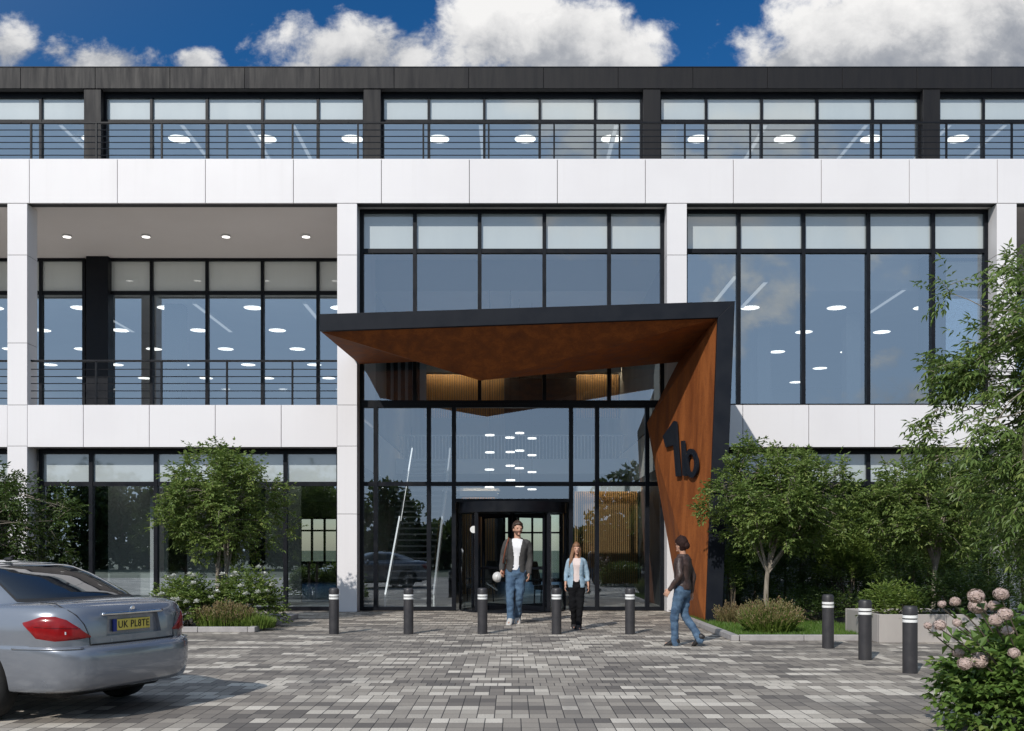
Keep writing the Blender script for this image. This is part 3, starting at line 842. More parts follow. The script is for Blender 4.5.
for k, l in enumerate(labs):
    loc = (wx((334,408.5,482.5,556.5,630)[k], 17.8), 17.8, 0)
    fb = make_bollard(loc, l, 'bollards before the entrance') if k == 0 else (dup(fb, loc, l) and fb)
sb = None
for k, (px, dd, l) in enumerate(((828,15.27,'black banded bollard in front of the lawn kerb, the farthest of the side three'),(865,13.65,'black banded bollard in front of the stone planter corner, between two others'),(910,12.2,'black banded bollard beside the pink hydrangea bush, nearest and largest of all'))):
    loc = (wx(px, dd), dd, 0)
    sb = make_bollard(loc, l, 'bollards along the planter') if k == 0 else (dup(sb, loc, l) and sb)

# ---------------------------------------------------------------- vegetation
RN = random.Random(11)
def rvec():
    while True:
        p = V3((RN.uniform(-1,1), RN.uniform(-1,1), RN.uniform(-1,1)))
        if .01 < p.length < 1: return p.normalized()
def leaf(mb, p, d, n, L, W, fold=.25, mi=0):
    d = d.normalized(); s = d.cross(n)
    if s.length < 1e-4: s = d.orthogonal()
    s.normalize(); n = s.cross(d)
    m = p + d*L*.45
    o = len(mb.v)
    mb.v.extend((tuple(p), tuple(m + s*W*.5 + n*W*fold), tuple(p + d*L - n*L*.12), tuple(m - s*W*.5 + n*W*fold)))
    mb.f.append((o, o+1, o+2, o+3)); mb.m.append(mi)
def spray(mb, tw, p, d, length, nl, L, W, droop=.3, twig=True, mi=0):
    """a twig with leaves along both sides"""
    d = d.normalized(); side = d.cross(V3((0,0,1)))
    if side.length < 1e-3: side = d.orthogonal()
    side.normalize(); q = p.copy(); dd = d.copy(); pts = [q.copy()]
    for k in range(nl):
        dd = (dd + V3((0,0,-droop/nl)) + rvec()*.10).normalized()
        q = q + dd*length/nl; pts.append(q.copy())
        for s in (-1, 1):
            ld_ = (dd*.55 + side*s*RN.uniform(.6,1.1) + rvec()*.35 + V3((0,0,-droop*.6)))
            leaf(mb, q, ld_, V3((0,0,1)) + rvec()*.55, L*RN.uniform(.7,1.15), W*RN.uniform(.75,1.15), mi=mi)
    leaf(mb, q, dd, V3((0,0,1)) + rvec()*.4, L, W, mi=mi)
    if twig and tw is not None and len(pts) > 2:
        tw.tube([pts[0], pts[len(pts)//2], pts[-1]], [.006,.004,.002], 4)
def bend(a, b, k=5, wob=.08, sag=.0):
    a, b = V3(a), V3(b); L = (b-a).length; pts = []
    o1 = rvec()*L*wob; 
    for i in range(k+1):
        t_ = i/k; pts.append(a.lerp(b, t_) + o1*math.sin(math.pi*t_) + V3((0,0,sag*L*math.sin(math.pi*t_))))
    return pts
def make_tree(label, loc, crown_c, crown_r, trunk_h, trunk_r, nclump, per, L, W, leafm, seed, droop=.35, lean=(0,0), stems=1, group=None, gap=.12, twl=.34, nl=4, cat='tree', name='tree', cone=0):
    RN.seed(seed)
    o = thing(name, label, cat, loc, 0, group)
    C = V3(crown_c); rx, ry, rz = crown_r
    tb = MB(); lm_ = MB()
    base = V3((0,0,-.05)); top = V3((lean[0], lean[1], trunk_h))
    forks = []
    for s in range(stems):
        off = V3((0,0,0)) if stems == 1 else V3((math.cos(2.4*s+seed),math.sin(2.4*s+seed),0))*trunk_r*1.3
        tp = top + (off*2.2 if stems > 1 else V3((0,0,0)))
        pth = bend(base+off, tp, 6, .035)
        tb.tube(pth, [trunk_r*lerp(1.25 if k == 0 else 1.0, .72, k/6) for k in range(7)], 10)
        forks.append(tp)
    limbs = []
    nlimb = 9
    for k in range(nlimb):
        a = 2*math.pi*(k+RN.random()*.6)/nlimb; el = RN.uniform(.15, 1.25)
        e = C + V3((math.cos(a)*math.cos(el)*rx*.6, math.sin(a)*math.cos(el)*ry*.6, math.sin(el)*rz*.75 - rz*.15))
        f = forks[k % len(forks)]
        pth = bend(f - V3((0,0,RN.uniform(0,.12)*trunk_h)), e, 5, .10, .08)
        tb.tube(pth, [lerp(trunk_r*.55, trunk_r*.14, i/5) for i in range(6)], 7); limbs.append(pth)
    clumps = []
    tries = 0
    while len(clumps) < nclump and tries < nclump*30:
        tries += 1
        dv = rvec(); rr = RN.random()**.42
        env = 1 + .30*noise.noise(dv*1.9 + V3((seed*3.1,0,0))) + .16*noise.noise(dv*4.3 + V3((seed,7,0)))
        p = V3((dv.x*rx, dv.y*ry, dv.z*rz))*rr*env
        if cone:
            k_ = 1 - cone*(p.z/rz*.5+.5); p.x *= k_; p.y *= k_
        if noise.noise((p+C)*2.1/max(.6, rz*.75) + V3((seed*5,0,3))) < -gap - (.1 if rr < .6 else 0): continue
        clumps.append((C+p, dv, rr))
    for p, dv, rr in clumps:
        # a thin branch from the nearest limb
        best = min((q for l in limbs for q in l[2:]), key=lambda q: (q-p).length)
        pth = bend(best, p, 3, .12, .06)
        r0 = trunk_r*.13
        tb.tube(pth, [r0, r0*.75, r0*.5, r0*.28], 5)
        for k in range(per):
            d = (dv*V3((1,1,.7)).length*.0 + V3((dv.x,dv.y,dv.z*.5))*.8 + rvec()*1.0 + V3((0,0,.18)))
            spray(lm_, tb if k < 2 else None, p + rvec()*twl*.45*RN.random(), d, twl*RN.uniform(.6,1.1), nl, L, W, droop)
    tb.build('trunk', M['bark'], o, smooth=50)
    lm_.build('crown', M[leafm], o)
    return o

make_tree('small green tree with a rounded crown growing from the flower bed behind the car', (-5.72, 20.0, .05), (.02,0,2.34), (1.20,1.15,1.10), 1.05, .045, 200, 12, .085, .044, 'leafA', 3, stems=2, gap=.02, droop=.15, twl=.27)
make_tree('dark green tree at the edge of the building corner behind the car roof', (-9.75, 18.9, .05), (.0,0,1.9), (1.40,1.35,1.15), .8, .06, 170, 12, .085, .045, 'leafC', 8, droop=.2, twl=.27)
make_tree('small tree with pale trunk and a wide crown beside the canopy on the lawn', (wx(768,19), 19.0, .05), (.20,0,2.36), (1.32,1.25,.98), 1.1, 0.055, 200, 12, .088, .044, 'leafA', 21, gap=.0, droop=.15, twl=.27)
make_tree('small leafy tree with thin pale trunk behind the stone planter', (wx(932,18.2), 18.2, .05), (-.02,0,2.22), (1.16,1.15,.98), 1.15, .045, 185, 12, .088, .044, 'leafA', 33, gap=.0, lean=(.05,0), droop=.15, twl=.27)
make_tree('tall overhanging tree with long narrow drooping leaves above the hydrangea', (7.35, 12.6, 0), (-.35,0,3.25), (1.50,1.7,1.95), 1.9, .09, 300, 11, .12, .036, 'leafB', 47, droop=.6, twl=.40, nl=5, gap=-.02)

def bush(name, label, loc, c, r, n, L, W, leafm, seed, cat='shrub', droop=.2, twl=.2, nl=3, up=.5, flat=.0, group=None, cone=0):
    RN.seed(seed); o = thing(name, label, cat, loc, 0, group)
    lm_ = MB(); st = MB(); C = V3(c); pts = []
    for k in range(n):
        dv = rvec(); 
        if dv.z < -.35: dv.z = -dv.z*.5; dv.normalize()
        env = 1 + .22*noise.noise(dv*2.2+V3((seed,0,0))) + .14*noise.noise(dv*5.1+V3((0,seed,0)))
        rr = RN.random()**.33
        p = V3((dv.x*r[0], dv.y*r[1], dv.z*r[2]))*rr*env
        if cone: 
            k_ = 1 - cone*max(0, (p.z/r[2]*.5+.5)); p.x *= k_; p.y *= k_
        p = C + p
        if p.z < .02: p.z = RN.uniform(.02,.15)
        d = V3((dv.x,dv.y,dv.z*.6)) + rvec()*.8 + V3((0,0,up))
        spray(lm_, None, p, d, twl*RN.uniform(.6,1.2), nl, L, W, droop)
        pts.append((p, dv, rr))
    for k in range(14):
        p = pts[k][0]; st.tube(bend((RN.uniform(-.1,.1), RN.uniform(-.1,.1), 0), p, 4, .06), [.016,.012,.009,.006,.003], 5)
    st.build('stem', M['twig'], o, smooth=50)
    lm_.build('foliage', M[leafm], o)
    return o, pts
def flower_on(o, p, kind, seed, rad):
    RN.seed(seed); b = MB(); c = V3((0,0,0))
    n = 110 if kind == 'petalp' else 26
    for k in range(n):
        dv = rvec(); 
        if kind == 'petalp':
            q = V3(dv)*rad*RN.uniform(.82,1.02); q.z *= .86
            tx = dv.orthogonal(); tx.rotate(Matrix.Rotation(RN.random()*6.3, 3, dv))
            w_ = rad*.23
            for j in range(3):
                t2 = tx.copy(); t2.rotate(Matrix.Rotation(j*2.09, 3, dv)); leaf(b, q, t2 + dv*.3, dv, w_*1.3, w_*1.1, .1)
        else:
            dv = V3((dv.x, dv.y, abs(dv.z)+.15)).normalized()
            leaf(b, dv*rad*.25, dv + rvec()*.3, V3((0,0,1))+rvec()*.3, rad, rad*.75, .15)
    if kind == 'petalp': b.ell((0,0,0), (rad*.84,rad*.84,rad*.72), nu=12, nv=8)
    f = b.build('flower_head', M[kind], o); f.location = p; return f

# white flowering shrubs and red spikes in the bed
for lab, loc, r, seed in (('white flowering shrub at the car end of the flower bed', (wx(186,18.9), 18.85, .05), (.48,.45,.56), 4), ('white flowering shrub at the kerb corner end of the flower bed', (wx(247,19.3), 19.35, .05), (.60,.5,.66), 5)):
    o, pts = bush('flowering_shrub', lab, loc, (0,0,.30), r, 620, .075, .05, 'leafA', seed, group='white flowering shrubs in the bed')
    outs = [p for p, dv, rr in pts if rr > .86 and (dv.z > .15 and dv.y < .35)][:14]
    for k, p in enumerate(outs): flower_on(o, p + (p-V3((0,0,.3))).normalized()*.17, 'petalw', 60+k+seed*31, .066)
def grasses(name, label, loc, w_, d_, n, h, leafm, tip=None, seed=1, cat='plant', lean_=.35, wd=.008, h_tip=1.0):
    RN.seed(seed); o = thing(name, label, cat, loc)
    b = MB(); tp = MB()
    for k in range(n):
        a = RN.random()*6.283; q = math.sqrt(RN.random()); x, y = math.cos(a)*q*w_, math.sin(a)*q*d_
        hh = h*RN.uniform(.55,1.0)*(1-.35*q*q); dv = V3((math.cos(a)*q*lean_, math.sin(a)*q*lean_, 1)) + rvec()*.18
        dv.normalize(); s = dv.cross(rvec()).normalized()*wd*RN.uniform(.6,1.2)
        p0 = V3((x,y,0)); p1 = p0 + dv*hh*.6; p2 = p0 + dv*hh + V3((dv.x,dv.y,-.1))*hh*.25*RN.random()
        i = len(b.v); b.v.extend(map(tuple, (p0-s, p0+s, p1+s*.8, p1-s*.8, p2))); b.f += [(i,i+1,i+2,i+3),(i+3,i+2,i+4)]; b.m += [0,0]
        if tip and RN.random() < .42:
            e = p0 + dv*hh*h_tip
            for j in range(5): leaf(tp, e - dv*.028*j, dv + rvec()*.7, rvec(), .045, .024)
        if RN.random() < .5:
            leaf(b, p0 + dv*hh*RN.uniform(.2,.7), dv*.5 + rvec()*.8, V3((0,0,1)), .07, .02)
    b.build('foliage', M[leafm], o)
    if tip: tp.build('flower_spike', M[tip], o)
    return o
grasses('perennial_plant', 'clump of red spiked perennials between the white flowering shrubs', (wx(224,18.6), 18.65, .05), .50, .28, 1700, .50, 'leafL', 'red', 7)
grasses('low_plant', 'low green edging plants at the kerb corner under the white flowers', (wx(250,18.5), 18.6, .05), .42, .28, 1100, .34, 'leafL', None, 8)
grasses('ornamental_grass', 'tuft of straw coloured ornamental grass under the wide crowned tree', (wx(770,17.3), 17.35, .05), .34, .30, 1300, .66, 'leafL', 'straw', 9, lean_=.75)
grasses('bronze_grass', 'reddish brown grass tuft against the dark canopy side', (wx(733,19.6), 19.6, .05), .24, .24, 420, .48, 'straw', 'red', 10, lean_=.7)
bush('columnar_shrub', 'slim upright shrub growing beside the dark canopy side', (wx(731,20.4), 20.6, .05), (0,0,.75), (.17,.17,.80), 260, .06, .022, 'leafA', 12, up=1.2)
# hedges against the ground floor glass
def hedge(label, x0, x1, y0, y1, h, n, seed, leafm='leafH'):
    RN.seed(seed); o = thing('hedge', label, 'hedge', ((x0+x1)/2, (y0+y1)/2, .05))
    hw, hd = (x1-x0)/2, (y1-y0)/2; lm_ = MB(); st = MB()
    for k in range(n):
        x = RN.uniform(-hw,hw); f = RN.random()
        hh = h*(1 + .10*noise.noise(V3((x*1.3,seed,0))) + .05*noise.noise(V3((x*4,seed,2))))
        if f < .72: p = V3((x, -hd*RN.uniform(.65,1.0) + .12*noise.noise(V3((x*2,k*.001,seed))), RN.random()**.8*hh))
        elif f < .9: p = V3((x, RN.uniform(-hd,hd), hh*RN.uniform(.92,1.03)))
        else: p = V3((x, hd*RN.uniform(.6,1), RN.random()*hh))
        spray(lm_, None, p, V3((RN.uniform(-.5,.5), -.5 if f < .72 else RN.uniform(-.5,.5), 1)), .26*RN.uniform(.6,1.2), 4, .10, .026, .1)
    for k in range(int(hw*2/.35)):
        x = -hw + .2 + .35*k; st.tube(bend((x,0,0), (x+RN.uniform(-.1,.1), 0, h*.85), 4, .03), [.03,.028,.022,.015,.008], 6)
    b_ = MB()
    st.build('stem', M['twig'], o, smooth=50); lm_.build('foliage', M[leafm], o)
hedge('dark green clipped hedge in front of the ground floor glass beside the canopy', 4.75, 11.9, 21.6, 22.7, 2.15, 6500, 3)
bush('tall_shrub', 'bright green feathery shrub standing in front of the dark hedge', (wx(846,21.25), 21.25, .05), (0,0,1.0), (.74,.35,1.05), 1100, .085, .02, 'leafL', 14, up=1.1, droop=.1, cone=.5)
# planter
pl_ = thing('stone_planter', 'low rectangular stone planter holding green plants behind the bollards', 'planter', (7.6, 16.9, 0))
x0_, x1_, y0_, y1_, hh = wx(879,16.1)-7.6, 2.6, 16.1-16.9, 17.75-16.9, .455
b = MB()
n = 4
for k in range(n):
    a, c = lerp(x0_, x1_, k/n)+.003, lerp(x0_, x1_, (k+1)/n)-.003
    b.box(a, c, y0_, y0_+.07, 0, hh); b.box(a, c, y1_-.07, y1_, 0, hh)
b.box(x0_+.003, x0_+.07, y0_+.073, y1_-.073, 0, hh); b.box(x1_-.07, x1_, y0_+.073, y1_-.073, 0, hh)
b.build('planter_wall', M['planter'], pl_, bevel=.008)
b = MB(); b.box(x0_+.07, x1_-.07, y0_+.07, y1_-.07, .02, hh-.06); b.build('planting_soil', M['soil'], pl_)
bush('planter_shrub', 'light green leafy shrub growing in the stone planter', (wx(893,16.6), 16.6, hh-.08), (0,0,.12), (.44,.3,.34), 420, .07, .028, 'leafL', 15, up=.9)
bush('planter_shrub', 'dark leaved shrub in the stone planter behind the hydrangea', (wx(962,16.9), 16.9, hh-.08), (0,0,.15), (.75,.32,.5), 420, .08, .035, 'leafC', 16, up=.7)
bush('low_shrub', 'low dark shrub at the foot of the hedge behind the farthest side bollard', (wx(822,19.5), 19.8, .05), (0,0,.2), (.8,.35,.42), 380, .07, .03, 'leafC', 17, up=.7)

# hydrangea
ho, hp = bush('hydrangea', 'big leafy hydrangea bush with round pale pink flower heads', (4.42, 8.15, 0), (.10,0,.28), (.90,.8,.60), 2900, .08, .058, 'leafY', 18, cat='flowering bush', twl=.16, nl=2, up=.35, droop=.3)
heads = [(884,595,13),(895,606,17),(951,559+33,0),(1000,594,13),(987,606,10),(976,621-16,16),(994,618,11),(997,620,10),(935,601,9),(862,625-20,0),(941,625,8),(957,625,9),(1007,631,9),(958,653,9),(965,663,13),(979,660,15),(1013,653,8),(1000,604,9),(975,596,13),(977,607,17),(990,620,13)]
heads = [(976,596,7),(978,606,7.7),(994,606,5.3),(1001,594,6.3),(996,620,6.3),(1005,614,6.3),(1007.5,631,5.3),(958,652,5.3),(965,663.5,6.3),(979,660,7.7),(1014,653,5),(955,601.6,4.6),(942,604,3.6),(940,625,5.3),(928,625.5,3.6),(957,622.7,4),(1017,672,5),(990,690,4.5)]
for k, (px, py, rp) in enumerate(heads):
    dd = 7.55 + .35*((k*7) % 5)/4 if py > 610 else 7.9 + .5*((k*3) % 4)/4
    p = V3((wx(px,dd), dd, wz(py,dd))) - V3((4.42,8.15,0))
    flower_on(ho, p, 'petalp', 300+k, rp*1.15/1008*dd)
sm = MB(); RN.seed(5)
for k, (px, py, rp) in enumerate(heads):
    if py < 632:
        dd = 7.55 + .35*((k*7) % 5)/4 if py > 610 else 7.9 + .5*((k*3) % 4)/4
        p = V3((wx(px,dd), dd, wz(py,dd))) - V3((4.42,8.15,0))
        sm.tube(bend(p*.55, p - V3((0,0,.03)), 4, .05), [.008,.007,.006,.005,.004], 6)
        for j in range(7):
            q = p*RN.uniform(.70,.92); leaf(sm, q, rvec()+V3((0,0,.2)), V3((0,0,1))+rvec()*.4, .11, .075, .2, 1)
sm.build('flower_stalk', [M['twig'], M['leafY']], ho)

# lawn: one mass of blades
RN.seed(2); lb = MB()
for k in range(15000):
    x, y = RN.uniform(3.72, 6.3), RN.uniform(16.56, 21.4)
    if x > 5.85 and y < 17.8: continue
    a = RN.random()*6.283; h = RN.uniform(.04,.09); s = V3((math.cos(a),math.sin(a),0))*.006
    p = V3((x,y,.05)); e = p + V3((RN.uniform(-.03,.03),RN.uniform(-.03,.03),h))
    i = len(lb.v); lb.v.extend(map(tuple,(p-s,p+s,e))); lb.f.append((i,i+1,i+2)); lb.m.append(0)
lo = lb.build('lawn_grass', M['grassm']); struct(lo, 'stuff')
g = MB(); g.poly([(3.70,16.52,.059),(5.84,16.52,.059),(5.84,21.5,.059),(3.70,21.5,.059)]); struct(g.build('lawn', pm('lawn_turf', (.05,.095,.016), (.035,.07,.012), 14, .9)))

# wood behind the viewer: it shows in the ground floor glass
RN.seed(77); wd_ = MB()
for k in range(34):
    x = -44 + 88*k/33 + RN.uniform(-1,1); y = RN.uniform(-31,-24)
    tall = abs(x) > 12.5 or k in (13, 20)
    h = RN.uniform(6.0,8.2) if tall else RN.uniform(2.6,3.8); r = RN.uniform(2.2,3.2)
    wd_.tube([(x,y,-.05),(x+.1,y,h*.5),(x,y,h*.8)], [.2,.15,.06], 7, 1)
    for j in range(140):
        p = V3((x+RN.uniform(-2.4,2.4), y+RN.uniform(-.8,.8)+1.2, RN.random()**.7*2.0))
        for q in range(3): leaf(wd_, p + rvec()*.2, rvec(), rvec(), .5, .36)
    for j in range(560):
        dv = rvec(); p = V3((x,y,h*.58)) + V3((dv.x*r, dv.y*r, dv.z*h*.44))*RN.random()**.4*(1+.3*noise.noise(dv*2+V3((k,0,0))))
        for q in range(3): leaf(wd_, p + rvec()*.3, rvec(), rvec(), .5, .36)
wo = wd_.build('far_wood', [M['leafC'], M['bark']]); struct(wo, 'stuff')
# ---------------------------------------------------------------- car
M['paint'] = pm('silver_blue_paint', (.245,.262,.295), (.235,.252,.285), 2, .26, metal=.55, coat=1.0, rvar=.03)
M['carglass'] = pm('car_glass', (.006,.009,.014), None, 3, .03, spec=.8, rvar=.01)
M['rubber'] = pm('tyre_rubber', (.012,.012,.012), None, 20, .85)
M['rim'] = pm('alloy_rim', (.45,.46,.48), None, 5, .3, metal=.9)
M['redlens'] = pm('red_lens', (.26,.007,.008), (.19,.004,.006), 18, .22, coat=.35, rvar=.02, spec=.3)
M['lensdark'] = pm('dark_red_lens', (.06,.003,.004), None, 18, .2)
M['clearlens'] = pm('clear_lens', (.55,.57,.6), None, 10, .1, coat=1.0)
M['chrome'] = pm('chrome', (.75,.76,.78), None, 5, .12, metal=1.0, rvar=.02)
M['plate'] = pm('yellow_plate', (.72,.57,.10), (.66,.52,.09), 12, .45)
M['plateblue'] = pm('plate_blue', (.01,.03,.22), None, 12, .45)
M['under'] = pm('dark_plastic', (.012,.012,.013), None, 9, .7)
CL = 4.55
car = thing('parked_car', 'silver blue saloon car parked at the flower bed with a yellow number plate', 'car', (-3.34, 9.12, 0), math.atan2(.91, .41))
LZ = [.262,.27,.28,.295,.315,.34,.38,.42,.46,.50,.54,.58,.61,.63,.642,.650,.659,.668,.68,.70,.74,.78,.82,.86,.90,.93,.95,.97,.985,.997,1.005,1.01]
T_yr = [(.262,.16),(.285,.06),(.35,.02),(.45,.0),(.56,.0),(.625,.012),(.650,.035),(.668,.085),(.74,.088),(.87,.10),(.93,.115),(.97,.135),(.995,.165),(1.01,.215)]
T_w = [(.262,.80),(.285,.855),(.45,.885),(.56,.893),(.650,.895),(.668,.889),(.80,.888),(.93,.865),(.97,.845),(.995,.82),(1.01,.785)]
T_yf = [(.262,4.45),(.34,4.55),(.56,4.53),(.74,4.42),(.87,4.2),(.97,3.9),(1.01,3.6)]
NB = 200
def csp(tab, x):             # smooth curve through the table
    if x <= tab[0][0]: return tab[0][1]
    if x >= tab[-1][0]: return tab[-1][1]
    i = max(k for k in range(len(tab)-1) if tab[k][0] <= x)
    (x0,y0),(x1,y1) = tab[i], tab[i+1]
    def sl_(k):
        if k <= 0 or k >= len(tab)-1: return 0
        a_ = (tab[k][1]-tab[k-1][1])/(tab[k][0]-tab[k-1][0]); b_ = (tab[k+1][1]-tab[k][1])/(tab[k+1][0]-tab[k][0])
        return 0 if a_*b_ <= 0 else 2*a_*b_/(a_+b_)
    h_ = x1-x0; t_ = (x-x0)/h_; m0, m1 = sl_(i)*h_, sl_(i+1)*h_
    return (2*t_**3-3*t_*t_+1)*y0 + (t_**3-2*t_*t_+t_)*m0 + (-2*t_**3+3*t_*t_)*y1 + (t_**3-t_*t_)*m1
def spow(v, e): return math.copysign(abs(v)**e, v)
def carS(th, z):
    """Outline of the car body at height z; th 0 = rear centre, +-pi = front centre, positive towards the right side."""
    wz_, yr, yf = csp(T_w, z), csp(T_yr, z), csp(T_yf, z)
    yc = (yr+yf)/2; hl = (yf-yr)/2; e = .27
    x = wz_*spow(math.sin(th), e*.86); y = yc - hl*spow(math.cos(th), e*.80)
    # crown of the rear face in plan
    if y < .9: x *= 1 - .05*((.9-y)/.9)**2
    y += (.075*(x/.9)**2 + .06*(x/.9)**6)*max(0, 1-y/1.4)
    zz = z
    if y > 2.9: zz = z - max(0, z-.6)*.55*((y-2.9)/1.6)**1.6
    return V3((x, y, zz))
ths = []
for k in range(NB):
    a = -math.pi + 2*math.pi*k/NB
    ths.append(a)
rings = [[carS(a, z) for a in ths] for z in LZ]
# deck: rises slightly towards the middle
def deck(f, dz_):
    out = []
    for a in ths:
        p = carS(a, 1.01); c = V3((0, max(.55, min(3.3, p.y)), p.z)); q = p.lerp(V3((0, lerp(p.y, c.y, .9), p.z)), f)
        out.append(V3((q.x, q.y, q.z + dz_)))
    return out
rings += [deck(.06,.012), deck(.2,.024), deck(.5,.034), deck(.95,.038)]
b = MB(); b.loft(rings)
me = b.mesh('body', [M['paint'], M['under']])
bm = bmesh.new(); bm.from_mesh(me); bmesh.ops.remove_doubles(bm, verts=bm.verts, dist=1e-5); bmesh.ops.recalc_face_normals(bm, faces=bm.faces); bm.to_mesh(me); bm.free()
body = link('body', me, None)
WY = (1.06, 3.75); WR = .33
def cutter(mb):
    m_ = mb.mesh('cut', [M['under']]); bm = bmesh.new(); bm.from_mesh(m_); bmesh.ops.recalc_face_normals(bm, faces=bm.faces); bm.to_mesh(m_); bm.free()
    c = bpy.data.objects.new('cut', m_); COL.objects.link(c); return c
cuts_ = []
for y in WY:
    for s in (-1, 1):
        cb = MB(); n = 40; z = WR+.01; r = WR+.055
        pts = [(s*.60, y+r*math.cos(2*math.pi*k/n), z+r*math.sin(2*math.pi*k/n)) for k in range(n)]
        cb.prism(pts, (s*.5,0,0)); cuts_.append(cutter(cb))
cb = MB(); cb.prism([(-.33,-.2,.735),(.33,-.2,.735),(.30,-.2,.915),(-.30,-.2,.915)], (0,.345,0)); pc = cutter(cb); pc.data.materials.clear(); pc.data.materials.append(M['paint']); cuts_.append(pc)
for c in cuts_:
    m_ = body.modifiers.new('b', 'BOOLEAN'); m_.operation = 'DIFFERENCE'; m_.object = c; m_.solver = 'EXACT'
    try: m_.material_mode = 'TRANSFER'
    except Exception: pass
nm_ = evaluated(body); nm_.name = 'car_body'
bpy.data.objects.remove(body)
for c in cuts_: bpy.data.objects.remove(c)
body = link('body', nm_, car, smooth=32)
# cabin
GZ = [(0,1.015),(.1,1.045),(.35,1.145),(.6,1.25),(.8,1.325),(.92,1.362),(1.0,1.378)]
def carG(th, k, off=0):
    z = interp(GZ, k); 
    wd2 = interp([(0,.80),(.1,.775),(.35,.722),(.6,.665),(.8,.605),(.92,.53),(1,.42)], k)
    yr = interp([(0,.50),(.1,.60),(.35,.84),(.6,1.10),(.8,1.34),(.92,1.55),(1,1.80)], k); yf = interp([(0,3.45),(.1,3.32),(.35,3.0),(.6,2.70),(.8,2.48),(.92,2.36),(1,2.2)], k)
    yc = (yr+yf)/2; hl = (yf-yr)/2
    p = V3((wd2*spow(math.sin(th), .40), yc - hl*spow(math.cos(th), .36), z))
    p.y += .13*(p.x/.8)**2*max(0, 1-(p.y-yr)/.9)
    return p
ks = [0,.05,.1,.2,.35,.5,.6,.7,.8,.87,.92,.96,1.0]
rings = [[carG(a, k) for a in ths] for k in ks]
tp_ = rings[-1]
for f, dz_ in ((.3,.010),(.65,.016),(.95,.018)):
    rings.append([V3((p.x*(1-f), lerp(p.y, 2.05, f*.8), p.z+dz_)) for p in tp_])
b = MB(); b.loft(rings); b.build('cabin', M['paint'], car, smooth=40, fix=True)
def patch(fn, t0, t1, z0, z1, nt, nz, off, name, mat, parent, zfun=None):
    """a skin lying just proud of a body surface; t runs along the outline, z up"""
    b = MB(); g_ = []
    for i in range(nt+1):
        t_ = i/nt; th = lerp(t0, t1, t_); col = []
        za, zb = (zfun(t_) if zfun else (z0, z1))
        for j in range(nz+1):
            z = lerp(za, zb, j/nz); p = fn(th, z)
            e = 1e-3; n_ = (fn(th+e, z)-fn(th-e, z)).cross(fn(th, z+.004)-fn(th, z-.004))
            if n_.length < 1e-12: n_ = V3((0,-1,0))
            n_.normalize()
            edge = 0 if (i in (0, nt) or j in (0, nz)) else 1
            col.append(p + n_*off*(1 if edge else .05))
        g_.append(col)
    vs = [p for c in g_ for p in c]; fs = []
    for i in range(nt):
        for j in range(nz):
            o_ = i*(nz+1)+j; fs.append((o_, o_+nz+1, o_+nz+2, o_+1))
    b.add(vs, fs); o_ = b.build(name, mat, parent, smooth=45, fix=True); return o_
def th_x(fn, x, z):          # outline parameter on the rear face with this x
    lo, hi = 0, math.pi/2
    for _ in range(40):
        m_ = (lo+hi)/2
        if abs(fn(m_, z).x) < abs(x): lo = m_
        else: hi = m_
    return math.copysign(lo, x)
def th_y(fn, y, z, s):       # outline parameter on the side with this y
    lo, hi = .0, math.pi
    for _ in range(40):
        m_ = (lo+hi)/2
        if fn(m_, z).y < y: lo = m_
        else: hi = m_
    return lo*s
# rear window with black rim, windscreen, side windows
def rw(t_): 
    e = abs(t_-.5)*2
    return (.10+.0*e, .90-.04*e*e)
a0 = th_x(carG, .665, .1)
patch(carG, -a0*1.0, a0, 0, 0, 30, 14, .005, 'rear_window_rim', M['under'], car, lambda t_: (.06, .93))
ri = patch(carG, -a0*.96, a0*.96, 0, 0, 30, 14, .012, 'rear_window', M['carglass'], car, lambda t_: (.11, .89))
a1 = math.pi - a0
patch(carG, a1, math.pi*2-a1, 0, 0, 24, 10, .006, 'windscreen', M['carglass'], car, lambda t_: (.08, .9))
for s in (-1, 1):
    ya, yb = th_y(carG, 1.42, .4, s), th_y(carG, 2.95, .4, s)
    patch(carG, ya, yb, 0, 0, 24, 8, .006, 'side_window', M['carglass'], car, lambda t_: (.12, lerp(.62,.86,min(1,t_*4)) if t_ < .25 else (.86 if t_ < .75 else lerp(.86,.45,(t_-.75)*4))))
# tail lamps wrapping round the corners
for s in (-1, 1):
    ti, to = th_x(carS, .49, .8), th_y(carS, .52, .8, 1)
    ti, to = ti*s, to*s
    def zf(t_):
        bot = interp([(0,.735),(.12,.725),(.5,.715),(.8,.74),(1,.865)], t_)
        top = interp([(0,.75),(.12,.83),(.3,.895),(.5,.925),(.75,.925),(1,.875)], t_)
        return bot, top
    tl_ = patch(carS, ti, to, 0, 0, 30, 8, .014, 'tail_lamp', M['redlens'], car, zf)
    th_ = th_x(carS, .60, .78)*s
    patch(carS, ti+(to-ti)*.30, ti+(to-ti)*.34, 0, 0, 4, 6, .017, 'lamp_divider', M['clearlens'], tl_, lambda t_: (.765,.80))
    patch(carS, ti+(to-ti)*.10, ti+(to-ti)*.86, 0, 0, 20, 3, .0165, 'lens_strip', M['lensdark'], tl_, lambda t_: (.812+.02*t_, .822+.02*t_))
    # head lamps
    hi_, ho_ = math.pi - th_x(carS, .42, .75), math.pi - th_x(carS, .78, .75)
    patch(carS, hi_*s, ho_*s, .66, .80, 12, 6, .012, 'headlight', M['clearlens'], car)
